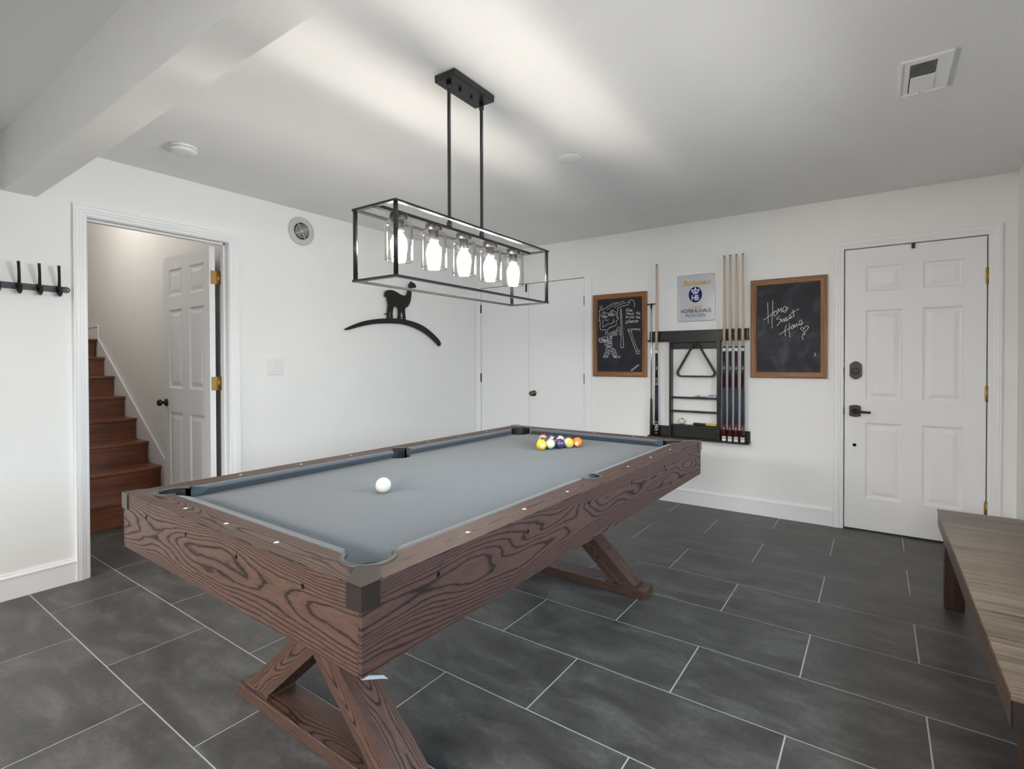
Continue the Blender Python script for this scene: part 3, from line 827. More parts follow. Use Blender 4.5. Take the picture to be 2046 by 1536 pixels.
# pockets
def pocket(cx, cy, a0, a1, ro_, ri, zt):
    mb = MB()
    n = 22
    rs = []
    for k in range(n + 1):
        a = R(a0 + (a1 - a0) * k / n)
        e = min(1, min(k, n - k) / 3 + .25)
        w = ri + (ro_ - ri) * e
        cs, sn = math.cos(a), math.sin(a)
        rs.append([(cx + r0 * cs, cy + r0 * sn, z0) for r0, z0 in ((ri, zt - .006), (ri, zt + .001), (ri + (w - ri) * .3, zt + .0035), (w, zt + .003), (w, zt - .001))])
    mb.rings(rs, True, True, True, True)
    ir = mb.obj('pocket_iron', M_IRON, tb)
    mb = MB()
    wall = [[(cx + (ri + .001) * math.cos(R(a0 + 17 + (a1 - a0 - 34) * k / n)), cy + (ri + .001) * math.sin(R(a0 + 17 + (a1 - a0 - 34) * k / n)), z0) for z0 in (zt + .001, BED - .03)] for k in range(n + 1)]
    mb.rings(wall, False)
    cyl = [[(cx + (ri + q) * math.cos(2 * PI * k / 24), cy + (ri + q) * math.sin(2 * PI * k / 24), z0) for k in range(24)] for q, z0 in ((.001, BED - .03), (-.004, BED - .09), (-.03, BED - .105))]
    mb.rings(cyl, True, False, True)
    mb.obj('pocket_liner', M_LINER, ir)
for su, sv, base_a in ((1, -1, 315), (1, 1, 45), (-1, 1, 135), (-1, -1, 225)):
    pocket(su * PCU, sv * PCV, base_a - 112, base_a + 112, .068, .054, TH)
for su, ba in ((1, 0), (-1, 180)):
    pocket(su * .548, 0, ba - 96, ba + 96, .056, .045, TH)
# crossed leg frames
FH = .045
for sv in (-1, 1):
    v0, v1 = sorted((sv * .868, sv * .738))
    mf = M_FOOT if sv < 0 else ash('ash_foot_far', 'x', 'y', 3.3, LIGHT, DARKW, .8, .06, rough=.34, third=.9)
    MB().bbox(-.478, .482, v0, v1, 0, FH, .003).obj('foot', mf, tb)
    w0, w1 = v0 + .012, v1 - .012
    for su in (1, -1):
        ang = math.atan2(.86, -1 * su)          # leg rises from side su to the other side
        # leg outline in the u-z plane, cut level at foot and apron
        ztop = TH - TA + .012
        zb = FH + .012
        k_ = 1 / .86
        poly = [(su * .42, zb), (su * .281, zb), (su * (.281 - (ztop - zb) * k_), ztop), (su * (.42 - (ztop - zb) * k_), ztop)]
        L = MB().prism(poly, w0, w1 if su > 0 else w1, 'y')
        # local frame along the leg so the grain follows it
        d_ = Vector((-su * k_, 0, 1)).normalized()
        e_ = Vector((0, 1, 0))
        f_ = d_.cross(e_)
        M = Matrix(((d_.x, e_.x, f_.x, su * .35), (d_.y, e_.y, f_.y, (w0 + w1) / 2 + (.0015 if su > 0 else 0)), (d_.z, e_.z, f_.z, zb), (0, 0, 0, 1)))
        L.xf(M.inverted() @ Matrix.Translation((0, .0015 if su > 0 else 0, 0)))
        lo = L.obj('leg', M_LEG, tb)
        lo.matrix_local = M
        MB().bbox(su * .425, su * .277, w0 - .003, w1 + .003, FH, FH + .0125, .002).obj('leg_pad', mf, tb)

# ------------------------------------------------------------------ balls
BR = .028575
CREAM = (.78, .72, .58)
BALLC = {1: (.85, .55, .02), 2: (.02, .06, .3), 3: (.62, .04, .02), 4: (.07, .05, .16), 5: (.9, .22, .01), 6: (.01, .2, .15), 7: (.22, .02, .02), 8: (.012, .012, .013)}
def ball_mat(n):
    col = BALLC[(n - 1) % 8 + 1]
    m = mat('ball_%s' % n, col, .07, spec=.6, coat=.4)
    t = NT(m)
    o = t.sep(t.coord())
    if n > 8:
        stripe = t.math('LESS_THAN', t.math('ABSOLUTE', o[2]), BR * .55)
        base_c = t.mix(stripe, CREAM, col)
    else:
        base_c = t.mix(0.0, col, col)
    disc = t.math('GREATER_THAN', t.math('ABSOLUTE', o[0]), BR * .915)
    t.put(t.b.inputs['Base Color'], t.mix(disc, base_c, CREAM))
    return m
_bm = bmesh.new()
bmesh.ops.create_icosphere(_bm, subdivisions=4, radius=BR)
for f in _bm.faces:
    f.smooth = True
ballmesh = bpy.data.meshes.new('ball')
_bm.to_mesh(ballmesh)
_bm.free()
TM = Matrix.Translation((TX, TY, 0)) @ Matrix.Rotation(TR, 4, 'Z')

def text_mesh(s, size=1.0, shear=0.0, bold=0.0, space=1.0):
    cu = bpy.data.curves.new('lettering', 'FONT')
    cu.body = s
    cu.size = size
    cu.shear = shear
    cu.offset = bold
    cu.space_character = space
    cu.align_x = 'CENTER'
    cu.align_y = 'CENTER'
    o = bpy.data.objects.new('lettering', cu)
    COL.objects.link(o)
    bpy.context.view_layer.update()
    me = bpy.data.meshes.new_from_object(o.evaluated_get(bpy.context.evaluated_depsgraph_get()))
    bpy.data.objects.remove(o)
    bpy.data.curves.remove(cu)
    return me
def fit_text(name, s, mt, parent, cx, cz, w, h, y, shear=0, bold=0, space=1.0):
    """lettering standing in the x-z plane facing -y, fitted into w by h"""
    me = text_mesh(s, 1, shear, bold, space)
    xs = [v.co.x for v in me.vertices]
    ys = [v.co.y for v in me.vertices]
    mx, my = (min(xs) + max(xs)) / 2, (min(ys) + max(ys)) / 2
    kx, ky = w / (max(xs) - min(xs)), h / (max(ys) - min(ys))
    for v in me.vertices:
        v.co = Vector((cx + (v.co.x - mx) * kx, y, cz + (v.co.y - my) * ky))
    me.materials.clear()
    me.materials.append(mt)
    o = bpy.data.objects.new(name, me)
    COL.objects.link(o)
    o.parent = parent
    return o
M_INK = mat('black_print', (.012, .012, .02), .4)
ballmats = {}
def ball(n, u, v, eul, label):
    me = ballmesh.copy()
    me.materials.clear()
    me.materials.append(ball_mat(n))
    o = bpy.data.objects.new('billiard_ball', me)
    COL.objects.link(o)
    o.matrix_world = TM @ Matrix.Translation((u, v, BED + BR + .0003)) @ Matrix.LocRotScale(None, eul, None)
    tag(o, label, 'ball', 'racked billiard balls')
    num = text_mesh(str(n), .018, 0, .0006)
    bx = [q.co.x for q in num.vertices]
    by = [q.co.y for q in num.vertices]
    ox_, oy_ = (min(bx) + max(bx)) / 2, (min(by) + max(by)) / 2
    kf = .0125 / (max(by) - min(by)) * .75
    for q in num.vertices:
        a, b = (q.co.x - ox_) * kf, (q.co.y - oy_) * kf
        q.co = Vector((math.sqrt(max(0, (BR + .0002) ** 2 - a * a - b * b)), a, b))
    num.materials.clear()
    num.materials.append(M_INK)
    p = bpy.data.objects.new('number', num)
    p.parent = o
    COL.objects.link(p)
    return o
from mathutils import Euler
def look(n, du, dv, dz, roll=0):
    """rotation that points the number disc (local +x) along a table direction"""
    q = Vector((du, dv, dz)).to_track_quat('X', 'Z')
    return (q @ Euler((R(roll), 0, 0)).to_quaternion())
RK = [(0, 0, 1, (.75, -.65, -.12), 0, 'yellow 1-ball at the near tip of the racked triangle'),
      (1, 1, 14, (.15, -.35, -.95), 0, 'green-striped ball, pale side up, right behind the yellow 1-ball'),
      (2, 2, 4, (-.75, -.6, -.25), 0, 'dark purple solid ball in the middle of the rack\'s right edge'),
      (3, 3, 9, (.1, -.9, -.36), 35, 'yellow-striped 9-ball next to the solid orange ball'),
      (4, 4, 5, (-.3, .9, .2), 0, 'solid orange ball at the right corner of the rack'),
      (1, 0, 11, (.55, -.6, .5), 60, 'red-striped ball behind the yellow 1-ball on the left'),
      (2, 1, 15, (.2, -.4, .85), 50, 'maroon-striped ball in the middle of the rack'),
      (3, 2, 13, (-.6, .6, .4), 20, 'orange-striped ball behind the purple ball'),
      (4, 3, 7, (.3, .8, .3), 0, 'maroon solid ball behind the yellow-striped 9-ball'),
      (2, 0, 6, (-.2, .3, .93), 0, 'dark green solid ball on the left edge of the rack'),
      (3, 1, 8, (.3, -.2, .9), 0, 'black 8-ball inside the rack'),
      (4, 2, 10, (-.5, .6, .45), 30, 'blue-striped ball in the rack\'s back row'),
      (3, 0, 12, (.4, .7, .5), 25, 'purple-striped ball on the left edge of the rack'),
      (4, 1, 2, (-.3, .8, .3), 0, 'blue solid ball in the rack\'s back row'),
      (4, 0, 3, (.3, .8, .4), 0, 'red solid ball at the far left corner of the rack')]
AU, AV = -.043, .575
for r, i, n, d, roll, lab in RK:
    ball(n, AU + (i - r / 2) * BR * 2.01, AV + r * BR * 2 * .8704, look(n, *d, roll), lab)
M_CUE = mat('cue_ball_resin', (.80, .77, .66), .08, spec=.6, coat=.4)
me = ballmesh.copy()
me.materials.append(M_CUE)
cb = bpy.data.objects.new('cue_ball', me)
COL.objects.link(cb)
cb.matrix_world = TM @ Matrix.Translation((-.026, -.543, BED + BR + .0003))
tag(cb, 'plain white cue ball alone on the grey cloth', 'ball')

# ------------------------------------------------------------------ pendant over the table
PX, PY, PR = 2.258, -2.815, .014
pd = thing('pendant_light', 'black open-box pendant light with five glass shades above the pool table', 'pendant light', (PX, PY, H), PR)
M_LAMP = mat('lamp_black', (.022, .021, .021), .3, .35, .7)
ZT, PH, PW, PL = 1.802 - H, .26, .214, 1.012
MB().bbox(-.056, .056, -.137, .137, -.03, -.0005, .003).obj('canopy', M_LAMP, pd)
for v in (-.02 - .016, -.02 + .06):
    MB().lathe([(.006, -.03), (.006, -.042), (.003, -.044)], (.0, v, 0), 'z', 10).obj('canopy_screw', M_LAMP, pd)
for v in (-.108, .112):
    mb = MB().lathe([(.011, -.03), (.011, -.058), (.0075, -.06), (.0075, ZT + .03), (.011, ZT + .028), (.012, ZT + .004)], (0, v, 0), 'z', 12)
    mb.obj('rod', M_LAMP, pd)
BW = .009
for zc, nm in ((ZT, 'top_bar'), (ZT - PH, 'bottom_bar')):
    for su in (-1, 1):
        MB().box(su * PW / 2 - BW, su * PW / 2 + BW, -PL / 2 - BW, PL / 2 + BW, zc - .004, zc + .004).obj(nm, M_LAMP, pd)
    for sv in (-1, 1):
        MB().box(-PW / 2 + BW, PW / 2 - BW, sv * PL / 2 - BW, sv * PL / 2 + BW, zc - .004, zc + .004).obj(nm, M_LAMP, pd)
for su in (-1, 1):
    for sv in (-1, 1):
        MB().lathe([(.0085, ZT - PH), (.0085, ZT)], (su * PW / 2, sv * PL / 2, 0), 'z', 12).obj('corner_post', M_LAMP, pd)
MB().box(-.011, .011, -PL / 2, PL / 2, ZT - .006, ZT + .006).obj('centre_bar', M_LAMP, pd)
M_SHADE = glass('clear_shade_glass')
M_BULB = emit('lit_bulb', (1.0, .93, .84), 190)
for k in range(5):
    v = (k - 2) * .189 - .014
    sh = MB().lathe([(.0, ZT - .034), (.046, ZT - .034), (.051, ZT - .039), (.052, ZT - .045), (.052, ZT - .178), (.0505, ZT - .181), (.049, ZT - .178), (.049, ZT - .045), (.045, ZT - .038), (0, ZT - .038)], (0, v, 0), 'z', 32, False, False).obj('lamp_shade', M_SHADE, pd, label='clear glass cylinder shade')
    MB().lathe([(.032, ZT - .006), (.034, ZT - .010), (.034, ZT - .032), (.02, ZT - .034)], (0, v, 0), 'z', 20).obj('shade_cap', M_LAMP, pd)
    MB().lathe([(.02, ZT - .033), (.02, ZT - .066), (.018, ZT - .07)], (0, v, 0), 'z', 16).obj('socket', M_LAMP, sh)
    MB().lathe([(.0125, ZT - .066), (.015, ZT - .075), (.022, ZT - .087), (.028, ZT - .102), (.0312, ZT - .118), (.0305, ZT - .133), (.0255, ZT - .147), (.017, ZT - .158), (.004, ZT - .164)], (0, v, 0), 'z', 28).obj('bulb', M_BULB, sh)

# ------------------------------------------------------------------ ceiling and wall fittings
sd = thing('smoke_detector', 'round white smoke detector on the ceiling near the beam', 'smoke detector', (.565, -3.246, H))
MB().lathe([(.069, -.0005), (.070, -.012), (.066, -.016)], (0, 0, 0), 'z', 36).obj('base_plate', M_WHITE, sd)
MB().lathe([(.062, -.0155), (.062, -.018)], (0, 0, 0), 'z', 36).obj('vent_slot', M_DARK, sd)
MB().lathe([(.066, -.018), (.0665, -.026), (.058, -.036), (.03, -.038), (0.001, -.038)], (0, 0, 0), 'z', 36, True, False).obj('cover', M_WHITE, sd)
bp = MB().lathe([(.071, -.0005), (.071, -.003), (.067, -.006), (.03, -.0075), (.001, -.0075)], (2.237, -1.85, H), 'z', 36, True, False).obj('blank_plate', M_CEIL)
tag(bp, 'flat round ceiling-coloured cover plate right of the pendant light', 'cover plate')
cv = thing('ceiling_vent', 'white ceiling air register with a half-closed grille, above the outer door', 'vent', (3.887, -1.767, H))
M_VWHITE = paint('register_white', (.88, .88, .875), .4, .01)
mb = MB()
fx0, fx1, fy0, fy1 = -.083, .083, -.165, .162
gx0, gx1, gy0, gy1 = -.052, .036, -.126, .150
for a, b, c_, d in ((fx0, fx1, fy0, gy0), (fx0, fx1, gy1, fy1), (fx0, gx0, gy0, gy1), (gx1, fx1, gy0, gy1)):
    mb.box(a, b, c_, d, -.006, -.0005)
for a, b, c_, d in ((fx0 - .001, fx1 + .001, fy0 - .001, fy0 + .006), (fx0 - .001, fx1 + .001, fy1 - .006, fy1 + .001), (fx0 - .001, fx0 + .006, fy0 + .0062, fy1 - .0062), (fx1 - .006, fx1 + .001, fy0 + .0062, fy1 - .0062)):
    mb.box(a, b, c_, d, -.0095, -.0003)
mb.obj('frame', M_VWHITE, cv)
MB().box(gx0, gx1, gy0, gy1, -.0015, -.0005).obj('duct_shade_plate', M_DARK, cv)  # flat dark plate painted in for the shade of the duct
for k in range(9):
    y = gy0 + .004 + k * .0135
    MB().add([(gx0, y + .007, -.0018), (gx1, y + .007, -.0018), (gx1, y, -.0078), (gx0, y, -.0078), (gx0, y + .0085, -.0018), (gx1, y + .0085, -.0018), (gx1, y + .0015, -.0078), (gx0, y + .0015, -.0078)],
             [(0, 1, 2, 3), (7, 6, 5, 4), (3, 2, 6, 7), (0, 3, 7, 4), (1, 5, 6, 2), (0, 4, 5, 1)]).obj('slat', M_VWHITE, cv)
MB().box(gx0 + .004, gx1, gy0 + .124, gy1 - .003, -.0085, -.0015).obj('damper_plate', M_VWHITE, cv)
MB().bbox(-.02, -.012, gy1 - .006, gy1 + .016, -.016, -.006, .001).obj('lever', M_VWHITE, cv)
wv = thing('round_wall_vent', 'round grey air vent high on the wall right of the stair door', 'vent', (0, -2.171, 2.278))
mb = MB()
mb.lathe([(.108, .0005), (.112, .004), (.110, .009), (.10, .0115), (.067, .0125), (.065, .009), (.065, .002)], (0, 0, 0), 'x', 40, False, False)
mb.obj('flange', M_VENT, wv)
MB().lathe([(.066, .001), (.066, .002)], (0, 0, 0), 'x', 32).obj('opening', M_DARK, wv)
for r in (.052, .0405, .029, .0185):
    rs = []
    for k in range(32):
        a = 2 * PI * k / 32
        rs.append([(xx, rr * math.cos(a), rr * math.sin(a)) for xx, rr in ((.003, r - .0022), (.011, r - .0022), (.011, r + .0022), (.003, r + .0022))])
    MB().rings(rs, True, False, False, True, True).obj('grille_ring', M_VENT, wv)
for k in range(4):
    a = R(28 + 90 * k)
    mb = MB().box(.004, .0125, .008, .066, -.0028, .0028)
    mb.xf(Matrix.Rotation(a, 4, 'X'))
    mb.obj('spoke', M_VENT, wv)
MB().lathe([(.011, .003), (.011, .0125), (.009, .0135)], (0, 0, 0), 'x', 18).obj('hub', M_VENT, wv)
sw = thing('light_switch', 'white double rocker light switch plate below the round wall vent', 'light switch', (0, -2.39, 1.209))
MB().bbox(0.0003, .006, -.066, .066, -.062, .062, .002).obj('plate', M_WHITE, sw)
for y in (-.0235, .0235):
    rk = MB().add([(.006, y - .0165, -.034), (.006, y + .0165, -.034), (.006, y + .0165, .034), (.006, y - .0165, .034), (.0115, y - .0155, -.033), (.0115, y + .0155, -.033), (.0075, y + .0155, .033), (.0075, y - .0155, .033)],
                  [(4, 5, 6, 7), (0, 1, 5, 4), (1, 2, 6, 5), (2, 3, 7, 6), (3, 0, 4, 7)])
    rk.obj('rocker', M_WHITE, sw)
cr = thing('coat_rack', 'black iron coat rail with upright hooks on the wall left of the stair door', 'coat rack', (0, -3.85, 1.652))
M_WIRON = mat('wrought_iron', (.022, .022, .024), .42, .4)
pts = [(-.42, -.017), (.228, -.017)] + [(.228 + .018 * math.sin(R(a)), -.017 * math.cos(R(a))) for a in range(20, 180, 20)] + [(.228, .017), (-.42, .017)]
MB().prism(pts, .0005, .0065, 'x').obj('rail', M_WIRON, cr)
MB().lathe([(.0045, .006), (.004, .0085), (.001, .009)], (0, .235, 0), 'x', 10).obj('screw', M_CHROME, cr)
for k in range(6):
    y = .190 - .0815 * k
    mb = MB()
    mb.tube([(.006, y + .003, -.004), (.022, y + .003, .008), (.036, y + .001, .03), (.05, y - .002, .07), (.062, y - .006, .115), (.066, y - .007, .122)], [.0085, .0075, .007, .0065, .0065, .0075], 10)
    mb.tube([(.006, y + .003, -.006), (.018, y + .003, -.026), (.034, y + .003, -.036), (.05, y + .003, -.030), (.058, y + .003, -.012), (.0585, y + .003, .004)], [.0085, .0085, .008, .0075, .007, .0075], 10)
    mb.lathe([(.010, .006), (.009, .0095), (.004, .0105)], (0, y + .003, 0), 'x', 10)
    mb.obj('hook', M_WIRON, cr)
# alpaca silhouette on an arched strip
al = thing('wall_art', 'black metal alpaca silhouette standing on an arched strip, on the left wall', 'wall art', (0, -1.16, 1.6))
M_ART = mat('blackened_steel', (.02, .017, .015), .55, .3)
off = lambda pl_: [(a + 1.16, b - 1.6) for a, b in pl_]
MB().prism(smooth_line(off(ALP), True, 3), .028, .032, 'x').obj('alpaca', M_ART, al)
MB().prism(smooth_line(off(ARC), True, 4), .0265, .0305, 'x').obj('arched_strip', M_ART, al)
for (a, b), dy in zip(PEGS, (.05, -.02)):
    MB().tube([(.0003, a + 1.16, b - 1.6), (.022, a + 1.16, b - 1.6), (.0285, a + 1.16 + dy * .6, b - 1.6)], .004, 8).obj('standoff', M_ART, al)
for a, b in ((-1.70, 1.548), (-.68, 1.49)):
    MB().lathe([(.004, .0003), (.004, .028)], (0, a + 1.16, b - 1.6), 'x', 8).obj('standoff', M_ART, al)

# ------------------------------------------------------------------ chalkboards and sign
M_FRAME_H = streak('board_frame_wood_h', (.40, .18, .07), (.10, .038, .014), 'x', 'z', 3, .45, 110, .4, 24, .40, .70)
M_FRAME_V = streak('board_frame_wood_v', (.40, .18, .07), (.10, .038, .014), 'z', 'x', 8, .45, 110, .4, 24, .40, .70)
M_CHALK = mat('white_chalk', (.78, .79, .78), .9, spec=.1)
M_CHALK_Y = mat('yellow_chalk', (.62, .58, .40), .9, spec=.1)
M_CHALK_S = mat('soft_chalk', (.34, .34, .34), .9, spec=.1)
def board_mat(name, dust):
    m = mat(name, (.02, .021, .026), .6, spec=.3)
    t = NT(m)
    c = t.coord()
    n = t.noise(c, 4.2, 5, .62, 1.2)
    t.put(t.b.inputs['Base Color'], t.ramp(n, [(.3, (.013, .013, .017)), (.52, (.02, .021, .028) if not dust else (.033, .034, .043)), (.75, (.03, .031, .042) if not dust else (.085, .088, .105))]))
    return m
def chalkboard(x0, x1, z0, z1, label, dust):
    cx, cz = (x0 + x1) / 2, (z0 + z1) / 2
    root = thing('chalkboard', label, 'chalkboard', (cx, 0, cz), 0, 'framed chalkboards on the back wall')
    w, h, b = (x1 - x0) / 2, (z1 - z0) / 2, .047
    MB().box(-w + .02, w - .02, -.0135, -.003, -h + .02, h - .02).obj('slate', board_mat('slate_%d' % dust, dust), root)
    for sg in (1, -1):
        ra = [(sg * w, -.0005, h), (sg * w, -.024, h), (sg * (w - .006), -.027, h - .006), (sg * (w - b + .006), -.024, h - b + .006), (sg * (w - b), -.0135, h - b), (sg * (w - b), -.0005, h - b)]
        rb = [(p[0], p[1], -p[2]) for p in ra]
        MB().rings([ra, rb], True, True, True, False).obj('frame_stile', M_FRAME_V, root)
        ra = [(w, -.0005, sg * h), (w, -.024, sg * h), (w - .006, -.027, sg * (h - .006)), (w - b + .006, -.024, sg * (h - b + .006)), (w - b, -.0135, sg * (h - b)), (w - b, -.0005, sg * (h - b))]
        rb = [(-p[0], p[1], p[2]) for p in ra]
        MB().rings([ra, rb], True, True, True, False).obj('frame_rail', M_FRAME_H, root)
    return root, lambda st: [smooth_line([(a - cx, c_ - cz) for a, c_ in s]) for s in st]
c1, f1 = chalkboard(1.475, 2.014, 1.101, 1.882, 'wood-framed chalkboard with a chalk drawing of a man holding a pool cue', 0)
MB().ribbon(f1(B1[:-5]), .0016, -.0139).obj('chalk_drawing', M_CHALK, c1, label='white chalk caricature and the words: the man the myth the LEGEND')
MB().ribbon(f1(B1[-5:]), .002, -.0139).obj('chalk_table', M_CHALK_Y, c1, label='pale yellow chalk outline of a pool table')
MB().ribbon(f1([STICK]), .007, -.0139).obj('chalk_smear', M_CHALK_S, c1)
c2, f2 = chalkboard(2.887, 3.419, 1.112, 1.893, 'wood-framed dusty chalkboard reading Home Sweet Home, beside the outer door', 1)
MB().ribbon(f2(B2[-2:]), .0018, -.0139).obj('chalk_mark', M_CHALK, c2)
MB().ribbon(f2(B2[:-2]), .0018, -.0139).obj('chalk_writing', M_CHALK, c2, label='white chalk handwriting Home Sweet Home with a heart')

sg = thing('metal_sign', 'silver metal wall sign with a blue crowned HB oval, above the cue rack', 'sign', (2.4475, 0, 1.789))
M_SIGN = mat('sign_silver', (.50, .52, .55), .32, .35)
W2, H2 = .159, .202
def rrect(w, h, r, n=5):
    return arc(w - r, h - r, r, 0, 90, n) + arc(-w + r, h - r, r, 90, 180, n) + arc(-w + r, -h + r, r, 180, 270, n) + arc(w - r, -h + r, r, 270, 360, n)
mb = MB()
rs = [[(a, y, c_) for a, c_ in rrect(W2 - i, H2 - i, .016 - i * .5)] for i, y in ((0, -.0005), (0, -.003), (.003, -.006), (.010, -.0068), (.016, -.006))]
mb.rings(rs, True, True, True, False)
mb.obj('plate', M_SIGN, sg)
for a in (-1, 1):
    for b in (-1, 1):
        MB().lathe([(.004, -.006), (.004, -.0072), (.002, -.008)], (a * (W2 - .012), 0, b * (H2 - .012)), 'y', 10).obj('screw', M_CHROME, sg)
M_BLUE = mat('sign_blue', (.006, .015, .12), .5, spec=.2)
M_NAVY = mat('sign_navy', (.006, .012, .045), .5, spec=.2)
M_GOLD = mat('sign_gold', (.62, .33, .05), .4)
M_SWHITE = mat('sign_white', (.7, .72, .74), .4)
def fxz(fx, fz):
    return (-W2 + 2 * W2 * fx, H2 - 2 * H2 * fz)
ov = [(-.004 + .057 * math.cos(2 * PI * k / 40), .0285 + .068 * math.sin(2 * PI * k / 40)) for k in range(40)]
ovr = [(-.004 + .0595 * math.cos(2 * PI * k / 40), .0285 + .0705 * math.sin(2 * PI * k / 40)) for k in range(40)]
MB().prism(ovr, -.0065, -.006, 'y').obj('oval_rim', M_SWHITE, sg)
em = MB().prism(ov, -.0072, -.006, 'y').obj('oval', M_BLUE, sg)
fit_text('letters', 'HB', M_SWHITE, em, -.004, .002, .062, .045, -.0076, 0, .022, .84)
cr_ = [(-.022, .034), (.014, .034), (.018, .046), (.031, .062), (.031, .071), (.020, .076), (.012, .068), (.004, .078), (.0, .083), (.0, .092), (-.008, .092), (-.008, .083), (-.012, .078), (-.020, .068), (-.028, .076), (-.039, .071), (-.039, .062), (-.026, .046)]
MB().prism(cr_, -.0076, -.0071, 'y').obj('crown', M_SWHITE, em)
gaps = MB()
for a, b in ((-.019, .052), (-.0075, .055), (.0045, .055), (.0125, .052)):
    gaps.prism([(a - .003, b), (a + .003, b - .001), (a + .005, b + .012), (a - .004, b + .012)], -.0079, -.0076, 'y')
gaps.prism([(-.021, .040), (.013, .040), (.014, .043), (-.022, .043)], -.0079, -.0076, 'y')
gaps.obj('crown_gaps', M_BLUE, em)
fit_text('script_lettering', 'Flaschenbiere', M_GOLD, sg, .008, .131, .232, .046, -.0068, .35, .012, .9)
MB().tube([(-.128, -.0064, .112), (-.118, -.0064, .107), (-.10, -.0064, .107), (-.088, -.0064, .118), (-.082, -.0064, .14), (-.10, -.0064, .146), (-.122, -.0064, .134), (-.1, -.0064, .131)], .0016, 6).obj('script_flourish', M_GOLD, sg)
fit_text('script_lettering', 'Staatl.', M_GOLD, sg, .012, -.073, .082, .027, -.0068, .35, .008, .9)
MB().tube([(-.055, -.0064, -.079), (-.04, -.0064, -.075), (-.028, -.0064, -.076), (-.02, -.0064, -.083), (-.034, -.0064, -.087), (-.05, -.0064, -.083)], .0013, 6).obj('script_flourish', M_GOLD, sg)
fit_text('block_lettering', 'HOFBR\u00c4UHAUS', M_NAVY, sg, .001, -.1075, .252, .041, -.0068, 0, .012)
fit_text('block_lettering', 'M\u00dcNCHEN', M_NAVY, sg, -.004, -.147, .166, .036, -.0068, 0, 0, 1.1)

# ------------------------------------------------------------------ cue rack and what it holds
M_RACK = streak('rack_black_wood', (.017, .0135, .012), (.007, .006, .0055), 'x', 'z', 1, .34, 140, .45)
M_RACKV = streak('rack_black_wood_upright', (.013, .0135, .016), (.006, .006, .0075), 'z', 'y', 4, .3, 140, .5)
RX, RZ = 2.456, .58
rk = thing('cue_rack', 'black wooden wall rack for pool cues with three small shelves', 'cue rack', (RX, 0, RZ))
def rb(name, x0, x1, y0, y1, z0, z1, m=M_RACK, b=.0015):
    return MB().bbox(x0 - RX, x1 - RX, y0, y1, z0 - RZ, z1 - RZ, b).obj(name, m, rk)
rb('top_rail', 2.042, 2.873, -.022, -.0005, 1.418, 1.512)
rb('inner_rail', 2.250, 2.634, -.018, -.0005, 1.351, 1.408)
rb('top_ledge', 2.233, 2.662, -.062, -.0005, 1.406, 1.4185)
rb('bottom_rail', 2.053, 2.884, -.022, -.0005, .586, .672)
rb('bottom_shelf', 2.048, 2.888, -.09, -.0005, .572, .585)
rb('upright', 2.233, 2.251, -.062, -.0005, .585, 1.407, M_RACKV)
rb('upright', 2.634, 2.660, -.062, -.0005, .585, 1.407, M_RACKV)
for z0 in (.936, .818, .695):
    rb('shelf', 2.251, 2.634, -.06, -.0005, z0 - .013, z0)
rb('left_clip_strip', 2.033, 2.205, -.042, -.022, 1.418, 1.434)
rb('right_clip_strip', 2.662, 2.876, -.042, -.022, 1.418, 1.434)
def clip(x):
    mb = MB()
    for s in (-1, 1):
        mb.bbox(x + s * .0165 - .0035 - RX, x + s * .0165 + .0035 - RX, -.074, -.042, 1.417 - RZ, 1.435 - RZ, .001)
    mb.bbox(x - .017 - RX, x + .017 - RX, -.045, -.041, 1.417 - RZ, 1.435 - RZ, .001)
    mb.obj('cue_clip', M_BLACK, rk)
CUEX = [2.693, 2.739, 2.786, 2.836]
for x in [2.073, 2.121, 2.155, 2.19] + CUEX:
    clip(x)
for x, z in ((2.10, 1.47), (2.10, .63), (2.75, 1.47)):
    MB().lathe([(.005, -.022), (.005, -.0235), (.002, -.0245)], (x - RX, 0, z - RZ), 'y', 10).obj('screw', M_CHROME, rk)
MB().lathe([(.004, -.018), (.004, -.062), (.006, -.064), (.006, -.068)], (2.46 - RX, 0, 1.3825 - RZ), 'y', 10).obj('peg', M_BLACK, rk)

M_MAPLE = streak('maple_shaft', (.66, .52, .40), (.52, .38, .27), 'z', 'x', 2, .35, 300, .4)
M_FERR = mat('grey_ferrule', (.42, .44, .4), .35)
M_TIP = mat('leather_tip', (.03, .04, .05), .8)
M_JBLK = mat('joint_black', (.012, .012, .014), .25)
M_JWHT = mat('joint_white', (.72, .76, .82), .25)
M_FORE = mat('lacquer_maroon', (.042, .010, .012), .16, spec=.6, coat=.6)
t = NT(M_FORE)
o = t.sep(t.coord())
t.put(t.b.inputs['Base Color'], t.ramp(t.math('MULTIPLY', o[2], 1.0), [(.50, (.052, .010, .012)), (.62, (.014, .007, .009))]))
M_WRAP = mat('grey_linen_wrap', (.038, .046, .064), .8)
M_BUTT = mat('lacquer_mahogany', (.075, .014, .013), .16, spec=.6, coat=.6)
M_BUMP = mat('cream_butt_cap', (.62, .52, .42), .45)
M_CBLK = mat('lacquer_black', (.010, .011, .016), .14, spec=.6, coat=.6)
M_LEATH = mat('black_wrap', (.014, .016, .024), .6)
M_INLAY = mat('pearl_inlay', (.7, .7, .66), .3)
def cue_r(z):       # radius at height above the butt
    return .0170 - (.0170 - .0078) * max(0, min(1, z / 1.5)) ** .95
